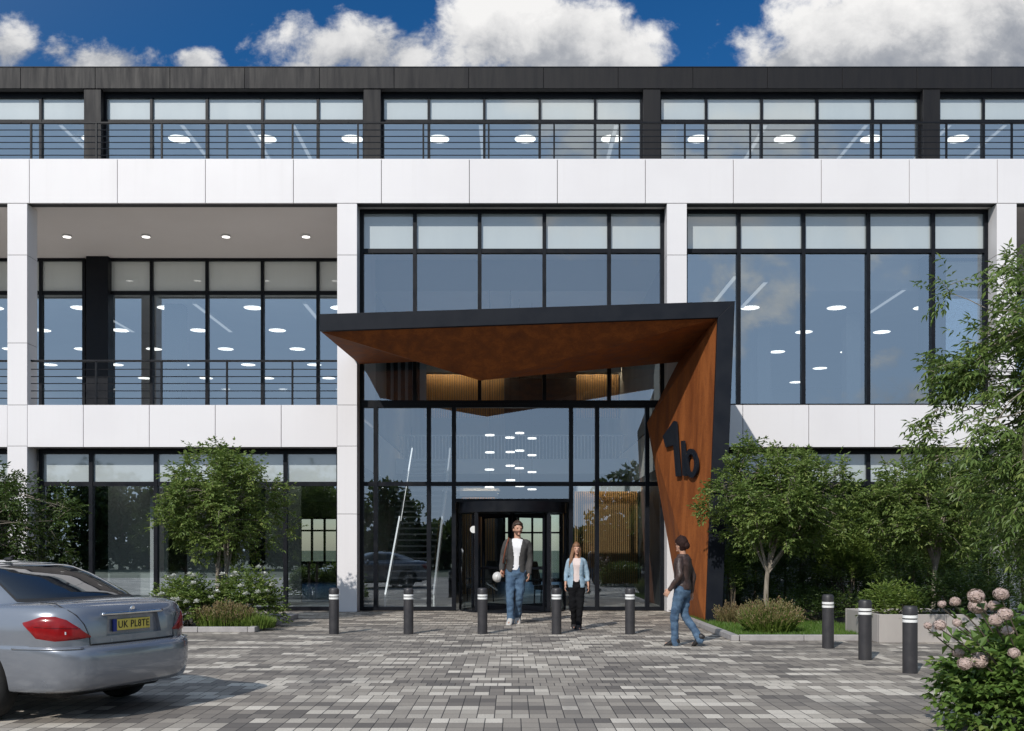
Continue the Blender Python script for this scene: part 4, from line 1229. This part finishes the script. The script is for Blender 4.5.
# lines: boot lid gap, bumper step, trims
b = MB()
def line(pts, r=.005): b.tube(pts, r, 6)
def on(x, z, o=.0): 
    p = carS(th_x(carS, x, z), z); return p + V3((0,-o,0))
for s in (-1, 1):
    line([on(s*.50,.74), on(s*.545,.85,.001), on(s*.60,.93,.002)] + [carS(th_x(carS, .64, .97)*s, .97), carS(th_x(carS,.66,1.0)*s, 1.0)+V3((0,0,.002)), V3((s*.665,.33,1.028)), V3((s*.66,.52,1.035))], .0045)
line([on(x/20*.5, .672, .004) for x in range(-20, 21)], .007)
for s in (-1, 1):
    line([on(s*.5,.672,.003), on(s*.5,.74,.0)], .0045)
b.build('panel_gap', M['under'], car, smooth=True)
b = MB()
pts = [carS(th_x(carS, x/14*.36, .93), .925)+V3((0,-.004,0)) for x in range(-14, 15)]
b.tube(pts, .019, 8, sx=.8); b.build('boot_trim', M['chrome'], car, smooth=True)
for s in (-1,1):
    b = MB(); pts = [carS(s*lerp(th_x(carS,.60,.655), th_y(carS,.62,.655,1), t_/16), .648)+V3((s*.003,-.004,.004)) for t_ in range(17)]
    b.tube(pts, .010, 6); b.build('bumper_trim', M['paint'], car, smooth=True)
# number plate in its recess
pl2 = MB(); pl2.box(-.185,.215,.122,.134,.772,.872); pt = pl2.build('number_plate', M['plate'], car, bevel=.004)
b = MB(); b.box(-.226,-.1855,.121,.134,.765,.875); b.build('plate_band', M['plateblue'], pt)
fc = bpy.data.curves.new('plate_text', 'FONT'); fc.body = 'UK PL8TE'; fc.align_x = 'CENTER'; fc.align_y = 'CENTER'; fc.size = .092; fc.extrude = .002; fc.offset = .0; fc.space_character = 1.06
to_ = bpy.data.objects.new('tmp', fc); COL.objects.link(to_); tm = evaluated(to_); bpy.data.objects.remove(to_)
tm.materials.clear(); tm.materials.append(M['under'])
tx_ = link('plate_lettering', tm, pt); tx_.location = (.015,.1205,.821); tx_.rotation_euler = (R(90),0,0); tx_.scale = (.92,1.0,1)
b = MB(); b.box(-.02,.02,-.004,.0,.0,.04)
bd = MB(); n = 18
bd.tube([V3((0,.130,.965)), V3((0,.118,.962))], .022, 18); bd.build('boot_emblem', M['chrome'], car, smooth=40)
# wheels
def wheel(x, y, s):
    b = MB(); prof = [(.19,-.10),(.255,-.108),(.305,-.10),(.326,-.075),(.33,-.03),(.33,.03),(.326,.075),(.305,.10),(.255,.108),(.19,.10)]
    vs = [(z, r*math.cos(2*math.pi*i/36), r*math.sin(2*math.pi*i/36)) for r, z in prof for i in range(36)]
    fs = [(k*36+i, k*36+(i+1)%36, (k+1)*36+(i+1)%36, (k+1)*36+i) for k in range(len(prof)-1) for i in range(36)]
    b.add(vs, fs); wv = b.build('wheel', M['rubber'], car, smooth=40, fix=True); wv.location = (x, y, WR)
    b = MB(); o_ = s*.07
    for k in range(7):
        a = 2*math.pi*k/7; c_, s_ = math.cos(a), math.sin(a); q_ = V3((0,-s_,c_))*.03; d_ = V3((0,c_,s_))
        b.prism([d_*.04-q_+V3((o_,0,0)), d_*.20-q_*1.3+V3((o_,0,0)), d_*.20+q_*1.3+V3((o_,0,0)), d_*.04+q_+V3((o_,0,0))], (s*.02,0,0))
    for r0, r1, xx in ((.19,.225,s*.085),(0.001,.06,s*.095)):
        vs = [(xx + (0 if j else -s*.08), (r1 if j else r1)*math.cos(2*math.pi*i/36), r1*math.sin(2*math.pi*i/36)) for j in (0,1) for i in range(36)] + [(xx, r0*math.cos(2*math.pi*i/36), r0*math.sin(2*math.pi*i/36)) for i in range(36)]
        b.add(vs, [(k*36+i, k*36+(i+1)%36, (k+1)*36+(i+1)%36, (k+1)*36+i) for k in range(2) for i in range(36)])
    vs = [(-s*.02, .19*math.cos(2*math.pi*i/36), .19*math.sin(2*math.pi*i/36)) for i in range(36)]
    b.build('rim', M['rim'], wv, smooth=40, fix=True)
for y in WY:
    for s in (-1, 1): wheel(s*.775, y, s)
b = MB(); b.box(-.60,.60,.35,4.2,.20,.42); b.build('underbody', M['under'], car, bevel=.05)
for s in (-1, 1):
    b = MB(); b.ell((s*.95,2.75,1.02),(.10,.06,.075)); b.build('wing_mirror', M['paint'], car, smooth=True)
    for yy in (1.75, 2.62):
        b = MB(); b.tube([(s*.895,yy-.09,.88),(s*.915,yy-.05,.885),(s*.915,yy+.05,.885),(s*.895,yy+.09,.88)], .013, 8); b.build('door_handle', M['paint'], car, smooth=True)
b = MB(); b.tube([(0,1.75,1.39),(0,1.66,1.43)], .012, 8); b.ell((0,1.72,1.40),(.03,.06,.02)); b.build('roof_aerial', M['under'], car, smooth=True)

# ---------------------------------------------------------------- people
M['skin'] = pm('skin', (.52,.30,.21), (.46,.25,.17), 30, .5, spec=.35)
M['jeans'] = pm('blue_denim', (.030,.064,.120), (.085,.145,.22), 9, .85, bump=.5, bscale=26, world=False)
M['blackcloth'] = pm('black_trousers', (.005,.005,.006), (.010,.010,.011), 9, .9, spec=.1, bump=.4, bscale=24, world=False)
M['jacketg'] = pm('charcoal_jacket', (.034,.032,.031), (.055,.051,.048), 9, .85, bump=.5, bscale=24, world=False)
M['jacketb'] = pm('brown_jacket', (.028,.016,.013), (.065,.038,.031), 7, .5, bump=.6, bscale=20, world=False)
M['shirtb'] = pm('light_blue_shirt', (.20,.295,.37), (.29,.38,.45), 9, .85, bump=.4, bscale=26, world=False)
M['tee'] = pm('white_tshirt', (.74,.73,.73), (.66,.65,.66), 9, .85, bump=.4, bscale=22, world=False)
M['pinktop'] = pm('pale_pink_top', (.66,.55,.51), (.58,.47,.44), 9, .85, bump=.4, bscale=22, world=False)
M['hairb'] = pm('brown_hair', (.022,.011,.007), (.05,.025,.014), 40, .5, bump=.5, bscale=140, world=False, stretch=(3,3,.6))
M['haird'] = pm('dark_hair', (.014,.007,.006), (.034,.016,.013), 40, .7, spec=.15, bump=.6, bscale=140, world=False)
M['hairl'] = pm('auburn_hair', (.15,.065,.03), (.24,.12,.055), 40, .5, bump=.5, bscale=140, world=False, stretch=(3,3,.6))
M['shoew'] = pm('pale_shoe', (.48,.46,.43), None, 20, .6); M['shoed'] = pm('dark_shoe', (.016,.014,.014), None, 20, .5)
M['stubble'] = pm('stubble', (.17,.088,.060), (.13,.065,.045), 60, .7)
M['eye'] = pm('eye_dark', (.02,.014,.01), None, 20, .2); M['lip'] = pm('lip', (.40,.15,.12), None, 20, .5)
M['leather'] = pm('tan_leather', (.26,.085,.045), (.2,.06,.03), 12, .5)
def folds(me, amp, sx=9.0, sz=9.0, seed=0.0):
    me.update(); ns = [v.normal.copy() for v in me.vertices]
    for v, n_ in zip(me.vertices, ns):
        p = v.co; q = V3((p.x*sx+seed, p.y*sx, p.z*sz + p.x*4))
        k_ = noise.noise(q) + .5*abs(noise.noise(q*2.1)) - .15
        v.co = p + n_*amp*k_
    me.update(); return me
def smoothpath(pts, k=4):
    out = []; P_ = [V3(p) for p in pts]
    for i in range(len(P_)-1):
        a = P_[max(i-1,0)]; b_ = P_[i]; c = P_[i+1]; d_ = P_[min(i+2,len(P_)-1)]
        for j in range(k):
            t_ = j/k; out.append(.5*((2*b_) + (c-a)*t_ + (2*a-5*b_+4*c-d_)*t_*t_ + (3*b_-a-3*c+d_)*t_**3))
    out.append(P_[-1]); return out
def limb(mb, pts, rad, n=12, k=5):
    p = smoothpath(pts, k); m_ = len(p); r = []
    for i in range(m_):
        f = i/k; j = min(int(f), len(rad)-2); r.append(lerp(rad[j], rad[j+1], min(1, f-j)))
    mb.tube(p, r, n, round_ends=True)
def torso(mb, rows, yaw=0, n=20):
    """rows: (z, rx, ry, cx, cy)"""
    rings = []
    for (z, rx, ry, cx, cy) in rows:
        rings.append([V3((cx + rx*spow(math.cos(2*math.pi*i/n), .85), cy + ry*spow(math.sin(2*math.pi*i/n), .85), z)) for i in range(n)])
    mb.loft(rings)
def hand(mb, wr, d, inward, scale=1.0, curl=.6):
    """palm, four unequal bent fingers and a thumb from the side of the palm"""
    d = V3(d).normalized(); n_ = V3(inward); n_ = (n_ - d*n_.dot(d)).normalized(); f_ = d.cross(n_)   # f_: across the knuckles
    if f_.y < 0: f_ = -f_                                                                             # thumb side faces forward
    s_ = scale; wr = V3(wr)
    rings = []
    for t_, w_, th in ((-.01,.026,.02),(.02,.033,.017),(.055,.042,.016),(.09,.042,.013)):
        c = wr + d*t_*s_
        rings.append([c + f_*math.cos(2*math.pi*i/12)*w_*s_ + n_*math.sin(2*math.pi*i/12)*th*s_ for i in range(12)])
    mb.loft(rings)
    for k, L in enumerate((.068,.078,.073,.056)):
        off = (1.5-k)*.0225*s_
        p0 = wr + d*.07*s_ + f_*off*.85; p1 = wr + d*.094*s_ + f_*off
        dd = (d*math.cos(curl*.5)+n_*math.sin(curl*.5)+f_*off*1.8).normalized(); p2 = p1 + dd*L*.5*s_
        d3 = (d*math.cos(curl*1.5)+n_*math.sin(curl*1.5)+f_*off*1.6).normalized(); p3 = p2 + d3*L*.5*s_
        mb.tube([p0,p1,p2,p3], [.0095*s_,.0092*s_,.0085*s_,.0070*s_], 8, round_ends=True)
    t0 = wr + d*.02*s_ + f_*.02*s_; t1 = wr + d*.05*s_ + f_*.052*s_ + n_*.012*s_; t2 = wr + d*.085*s_ + f_*.058*s_ + n_*.026*s_
    mb.tube([t0,t1,t2], [.013*s_,.011*s_,.0085*s_], 8, round_ends=True)
def headshape(d, p):
    x, y, z = p
    if d.z < .15:
        k_ = (.15-d.z)/1.15; x *= 1-.34*k_; 
        if y > 0: y *= 1 - .10*k_; y += .012*k_
        else: y *= 1-.42*k_
    if d.y > .55 and abs(d.z) < .55: y *= 1 - .05*max(0, d.y-.55)
    return V3((x, y, z))
def person(label, loc, rz, scale, P_, outfit):
    o = thing('person', label, 'person', loc, rz); S_ = scale
    f = P_.get('slim', 1.0)
    HC = V3(P_.get('head', (0,.02,1.635))); HR = Matrix.Rotation(P_.get('head_yaw', 0), 3, 'Z') @ Matrix.Rotation(P_.get('head_pitch', 0), 3, 'X')
    b = MB()
    # head, neck
    b.ell(HC, (.076*f**.5,.096,.118), HR, 22, 16, 0, headshape)
    def H(x, y, z): return HC + HR @ V3((x,y,z))
    b.tube([H(0,.082,.02), H(0,.102,-.022), H(0,.092,-.034)], [.009,.013,.009], 8, round_ends=True)          # nose
    for s in (-1,1):
        b.ell(H(s*.077*f**.5,-.005,-.01), (.010,.022,.033), HR, 10, 8)                                        # ears
        b.ell(H(s*.032,.078,.030), (.022,.016,.010), HR, 8, 6)                                           # brow
    b.ell(H(0,.080,-.085), (.026,.018,.018), HR, 10, 8)                                                      # chin
    limb(b, [H(0,-.02,-.06), (0,-.005,1.50), (0,-.015,1.42)], [.056*f,.057*f,.075*f], 14)
    lean = P_.get('lean', 0)
    rows = [(.80,.11,.085,0,0),(.90,.155,.105,0,0),(.98,.150,.10,0,0),(1.08,.128*f,.09,0,0),(1.2,.150*f,.10,0,.0),(1.32,.168*f,.108,0,.0),(1.41,.155*f,.09,0,-.01),(1.455,.09*f,.065,0,-.01)]
    torso(b, rows)
    for s, key in ((1,'R'),(-1,'L')):
        hip = V3((s*.088,0,.90)); kn = V3(P_[key+'knee']); an = V3(P_[key+'ankle']); toe = V3(P_[key+'toe'])
        limb(b, [hip, kn, an], [.078,.050,.028], 14, 7)
        limb(b, [an+V3((0,0,.0)), an.lerp(toe,.5)+V3((0,0,-.01)), toe], [.030,.020,.012], 10, 4)
        sh = V3((s*.170*f,-.01,1.405)); el = V3(P_[key+'elbow']); wr = V3(P_[key+'wrist'])
        limb(b, [V3((s*.08,-.01,1.40)), sh, el, wr], [.05*f,.050*f,.038*f,.026*f], 12, 6)
        hd = P_.get(key+'hand', (wr-el).normalized()); hand(b, wr, hd, P_.get(key+'in', (-s,0,0)), P_.get('handscale', 1.02), P_.get(key+'curl', .6))
    me_ = remeshed(b, .0062, 2, 'person_body', [M['skin']])
    bo = link('body', me_, o); 
    # eyes, mouth
    for s in (-1,1):
        q = MB(); q.ell(H(s*.031,.0885,.012), (.011,.006,.006), HR, 10, 6); q.build('eye', M['eye'], o, smooth=True)
    q = MB(); q.ell(H(0,.099,-.056), (.021,.007,.006), HR, 10, 6); q.build('mouth', M['lip'], o, smooth=True)
    # trousers
    b = MB()
    torso(b, [(.79,.13,.10,0,0),(.88,.175,.125,0,0),(.97,.168,.118,0,0),(1.035,.150,.108,0,0)])
    for s, key in ((1,'R'),(-1,'L')):
        kn = V3(P_[key+'knee']); an = V3(P_[key+'ankle'])
        hem = an + (kn-an).normalized()*.0
        limb(b, [V3((s*.088,0,.92)), V3((s*.088,0,.90)).lerp(kn,.45), kn, kn.lerp(hem,.55), hem+V3((0,-.012,-.050))], [.106,.090,.071,.064*P_.get('cuff',1),.062*P_.get('cuff',1)], 14, 5)
    link('trousers', folds(remeshed(b, .010, 2, 'trousers', [outfit['legs']]), .011, 11, 17), o)
    # shoes
    for s, key in ((1,'R'),(-1,'L')):
        an = V3(P_[key+'ankle']); toe = V3(P_[key+'toe']); dr = (toe-an); dr2 = V3((dr.x,dr.y,0)).normalized(); b = MB()
        up_ = dr.normalized().cross(V3((dr2.y,-dr2.x,0))); 
        if up_.z < 0: up_ = -up_
        side = dr.normalized().cross(up_).normalized(); heel = an - dr.normalized()*.055 - V3((0,0,.0))
        zb = lambda p: p
        rings = []
        base0 = an + (-up_)*.062 - dr.normalized()*.075; dn_ = dr.normalized(); L = dr.length + .13
        dn_ = (toe + (-up_)*.0 - an); dn_ = (dn_ - up_*dn_.dot(up_)).normalized()
        for t_, w_, h_ in ((0,.028,.06),(.05,.042,.095),(.22,.046,.118),(.38,.047,.10),(.6,.052,.076),(.8,.052,.062),(.93,.040,.05),(1.0,.02,.03)):
            c = base0 + dn_*L*t_
            rings.append([c + side*w_*math.cos(2*math.pi*i/14) + up_*(h_*.5 + h_*.5*spow(math.sin(2*math.pi*i/14),.7)) for i in range(14)])
        b.loft(rings); b.build('shoe', outfit['shoes'], o, smooth=50, fix=True)
    # under shirt
    def top(r_, z0, sleeve, name, mat, neck=1.47, openw=None, sl_len=1.0, vox=.009, flare=1.0):
        b = MB()
        rr = [(z0,.150*flare+r_,.108*flare+r_,0,0),(max(z0+.04,.99),.148*flare+r_,.104*flare+r_,0,0),(1.08,.138*f*flare**.5+r_,.098+r_,0,0),(1.2,.152*f+r_,.102+r_,0,0),(1.32,.172*f+r_,.112+r_,0,0),(1.41,.158*f+r_,.095+r_,0,-.01),(1.455,.10*f+r_,.074+r_,0,-.01),(neck,.062+r_*.8,.062+r_*.8,0,-.008)]
        torso(b, rr, n=24)
        if sleeve:
            for s, key in ((1,'R'),(-1,'L')):
                sh = V3((s*.172*f,-.01,1.402)); el = V3(P_[key+'elbow']); wr = V3(P_[key+'wrist']); e2 = el.lerp(wr, sl_len)
                rw_ = lerp(.045, .036, sl_len)*f + r_*.6
                limb(b, [V3((s*.08,-.01,1.39)), sh, sh.lerp(el,.55), el, el.lerp(e2,.5), e2], [.045*f+r_*.8,.047*f+r_*.8,.043*f+r_*.8,.039*f+r_*.7,.036*f+r_*.6,rw_*.9], 14, 5)
        m_ = folds(remeshed(b, vox, 2, name, [mat]), .012 if sleeve else .005, 12, 8, r_*99)
        if openw:
            bm = bmesh.new(); bm.from_mesh(m_)
            kill = [fc_ for fc_ in bm.faces if (lambda c: c.y > .015 and abs(c.x) < openw(c.z))(fc_.calc_center_median())]
            bmesh.ops.delete(bm, geom=kill, context='FACES'); bm.to_mesh(m_); bm.free()
            oo = link(name, m_, o); so2 = oo.modifiers.new('t','SOLIDIFY'); so2.thickness = .007; so2.offset = -1
        else: oo = link(name, m_, o)
        return oo
    for kw in outfit['tops']: top(**kw)
    # hair
    hk = outfit['hair']
    b = MB()
    def hairfn(d, p):
        q = headshape(d, p); nz = noise.noise(V3((d.x*4,d.y*4,d.z*4)))*.011 + noise.noise(V3((d.x*11,d.y*11,d.z*7)))*.008 + max(0,d.z)*.008
        return q*(1 + nz/.09)
    b.ell(HC+HR@V3((0,-.006,.010)), (.083*f**.5+hk.get('vol',0),.104+hk.get('vol',0),.124+hk.get('vol',0)), HR, 36, 24, 0, hairfn)
    hm = b.mesh('hair', [hk['mat']]); bm = bmesh.new(); bm.from_mesh(hm); bmesh.ops.remove_doubles(bm, verts=bm.verts, dist=1e-5)
    inv = HR.inverted()
    def facey(c):
        q = inv @ (c - HC); front = q.y; z = q.z; hl = hk.get('line', .062)
        if front > .03: return z < hl - .25*max(0, abs(q.x)-.045)
        if front > -.025: return z < -.01 + (0 if front < 0.0 else .02)
        return z < hk.get('nape', -.075)
    bmesh.ops.delete(bm, geom=[fc_ for fc_ in bm.faces if facey(fc_.calc_center_median())], context='FACES'); bm.to_mesh(hm); bm.free()
    ho_ = link('hair', hm, o, smooth=True); s3 = ho_.modifiers.new('t','SOLIDIFY'); s3.thickness = .012; s3.offset = -1
    if hk.get('bun'):
        q = MB(); q.ell(HC+HR@V3((0,-.118,-.005)), (.050,.042,.055), HR, 20, 14, 0, lambda d, p: p*(1+.18*noise.noise(d*3.1))); q.build('hair_bun', hk['mat'], o, smooth=True)
    if hk.get('beard'):
        q = MB(); q.ell(HC, (.0785, .0985, .1205), HR, 36, 24, 0, headshape)
        bmesh_ = q.mesh('beard', [M['stubble']]); bm = bmesh.new(); bm.from_mesh(bmesh_); bmesh.ops.remove_doubles(bm, verts=bm.verts, dist=1e-5)
        def keep(c_):
            r_ = inv @ (c_ - HC)
            return r_.y > -.01 and r_.z < (-.030 if abs(r_.x) > .03 else -.036) and r_.z > -.13 and not (abs(r_.x) < .024 and -.066 < r_.z < -.046)
        bmesh.ops.delete(bm, geom=[fc_ for fc_ in bm.faces if not keep(fc_.calc_center_median())], context='FACES'); bm.to_mesh(bmesh_); bm.free()
        link('beard', bmesh_, o, smooth=True)
    if hk.get('long'):
        b = MB()
        for k in range(26):
            a = lerp(-2.5, 2.5, k/25); st = H(math.sin(a)*.078, -math.cos(a)*.09*(1 if abs(a) < 1.6 else .6), .02 + .02*math.cos(k))
            side_ = 1 if k % 2 else .7
            e = V3((.10*math.sin(a) + (hk['long'][0]*.05), -.085*max(.0, math.cos(a)) + (.09 if hk['long'][0]*math.sin(a) > .35 else -.02), 1.30 + .05*math.sin(k*1.7)))
            mid = V3(((st.x+e.x)*.55, min(st.y,e.y)-.012 if math.cos(a) > 0 else (st.y+e.y)/2+.0, 1.47))
            b.tube(smoothpath([st, mid, e], 5), [.017]*6 + [.016,.014,.012,.009,.004], 7)
        b.build('long_hair', hk['mat'], o, smooth=True)
    o.scale = (S_, S_, S_)
    return o
# man with the jacket, facing the viewer
manP = dict(Rknee=(.085,.10,.50), Rankle=(.060,.12,.085), Rtoe=(.085,.27,.03), Lknee=(-.075,.035,.49), Lankle=(-.050,-.16,.11), Ltoe=(-.065,-.02,.03),
            Relbow=(.235,-.05,1.14), Rwrist=(.25,.08,.93), Lelbow=(-.225,-.05,1.13), Lwrist=(-.225,.06,.89), head_yaw=.35, Rcurl=1.0)
S1 = 2.03/1.75
man = person('man in open charcoal jacket, white t-shirt and jeans walking out of the revolving door', (wx(514,20.2), 20.2, .0), R(178), S1, manP,
    dict(legs=M['jeans'], shoes=M['shoew'], hair=dict(mat=M['hairb'], vol=.012, line=.078, beard=True),
         tops=[dict(r_=.012, z0=.93, sleeve=False, name='tshirt', mat=M['tee'], neck=1.475, vox=.009), dict(r_=.026, z0=.90, sleeve=True, name='jacket', mat=M['jacketg'], neck=1.49, openw=lambda z: .045 + .05*max(0, (z-1.15))/.3 + .03*max(0,(1.05-z))/.15, vox=.010)]))
man.rotation_euler.y = R(-2.3)
# hard hat carried in his hand, bag on his shoulder
def inman(p): return Matrix.Translation(man.location) @ Matrix.Rotation(R(178), 4, 'Z') @ Matrix.Rotation(R(-2.3), 4, 'Y') @ (V3(p)*S1)
M['hat'] = pm('hard_hat_plastic', (.58,.57,.55), None, 6, .35)
hh_ = thing('hard_hat', 'white hard hat held at the hip by the man in the jacket', 'helmet', inman((.31,.10,.80)), R(178))
b = MB(); Q3 = Matrix.Rotation(R(75), 3, 'Y')
b.ell((0,0,0), (.105,.128,.105), Q3, 24, 12, 0, lambda d, p: V3((p.x,p.y,max(p.z,-.07)))); b.build('shell', M['hat'], hh_, smooth=40, fix=True)
b = MB(); b.ell((0,0,0), (.110,.138,.008), Q3, 24, 8); b.build('brim', M['hat'], hh_, smooth=True)
bg_ = thing('shoulder_bag', 'tan leather bag hanging from the shoulder of the man in the jacket', 'bag', inman((.10,-.20,.98)), R(178))
def inbag(p): return Matrix.Rotation(R(-178), 3, 'Z') @ (inman(p) - inman((.10,-.20,.98)))
b = MB(); b.tube(smoothpath([inbag(q) for q in ((.17,-.16,1.0),(.185,-.125,1.25),(.155,-.06,1.462),(.150,.06,1.452),(.175,.147,1.36),(.205,.142,1.2),(.225,.08,1.05),(.21,-.10,.98))], 6), .022, 8, sx=.35); b.build('strap', M['leather'], bg_, smooth=True)
b = MB(); b.prism([(-.17,-.05,-.16),(.17,-.05,-.16),(.19,-.05,.06),(-.19,-.05,.06)], (0,.11,0)); b.build('pouch', M['leather'], bg_, bevel=.03, fix=True)
# woman in the light blue shirt
womP = dict(slim=.82, Rknee=(.07,.045,.50), Rankle=(.045,-.10,.10), Rtoe=(.05,.04,.03), Lknee=(-.075,.09,.50), Lankle=(-.045,.10,.085), Ltoe=(-.06,.24,.03), cuff=.97,
            Relbow=(.205,-.04,1.14), Rwrist=(.225,.05,.91), Lelbow=(-.21,-.03,1.14), Lwrist=(-.24,.03,.90), head_yaw=.1, handscale=.92)
person('woman in an open light blue shirt, pale top and black trousers walking towards the viewer', (wx(576.5,18.8), 18.8, 0), R(176), 1.60/1.75, womP,
    dict(legs=M['blackcloth'], shoes=M['shoed'], hair=dict(mat=M['hairl'], vol=.006, line=.064, nape=-.09, long=(1,)),
         tops=[dict(r_=.010, z0=.97, sleeve=False, name='top', mat=M['pinktop'], neck=1.455, vox=.009), dict(r_=.026, z0=.86, sleeve=True, name='shirt', mat=M['shirtb'], neck=1.475, sl_len=.55, openw=lambda z: .060 + .03*max(0,(z-1.2))/.25 + .02*max(0,(1.05-z))/.15, vox=.010, flare=1.08)]))
# walker seen from behind, heading for the lobby glass
walkP = dict(slim=.86, Lknee=(-.085,.10,.505), Lankle=(-.065,.11,.085), Ltoe=(-.08,.26,.035), Rknee=(.085,.0,.50), Rankle=(.055,-.27,.15), Rtoe=(.06,-.155,.045),
             Relbow=(.22,-.09,1.14), Rwrist=(.235,-.06,.88), Lelbow=(-.225,-.04,1.14), Lwrist=(-.235,.12,.93), head_yaw=-.3, Rcurl=.7)
person('person in a brown jacket and blue jeans striding past the rust brown canopy wall', (wx(682.5,15.6), 15.6, 0), R(58), 1.665/1.75, walkP,
    dict(legs=M['jeans'], shoes=M['shoed'], hair=dict(mat=M['haird'], vol=.016, line=.06, nape=-.10, bun=True),
         tops=[dict(r_=.026, z0=.92, sleeve=True, name='jacket', mat=M['jacketb'], neck=1.495, vox=.010)]))
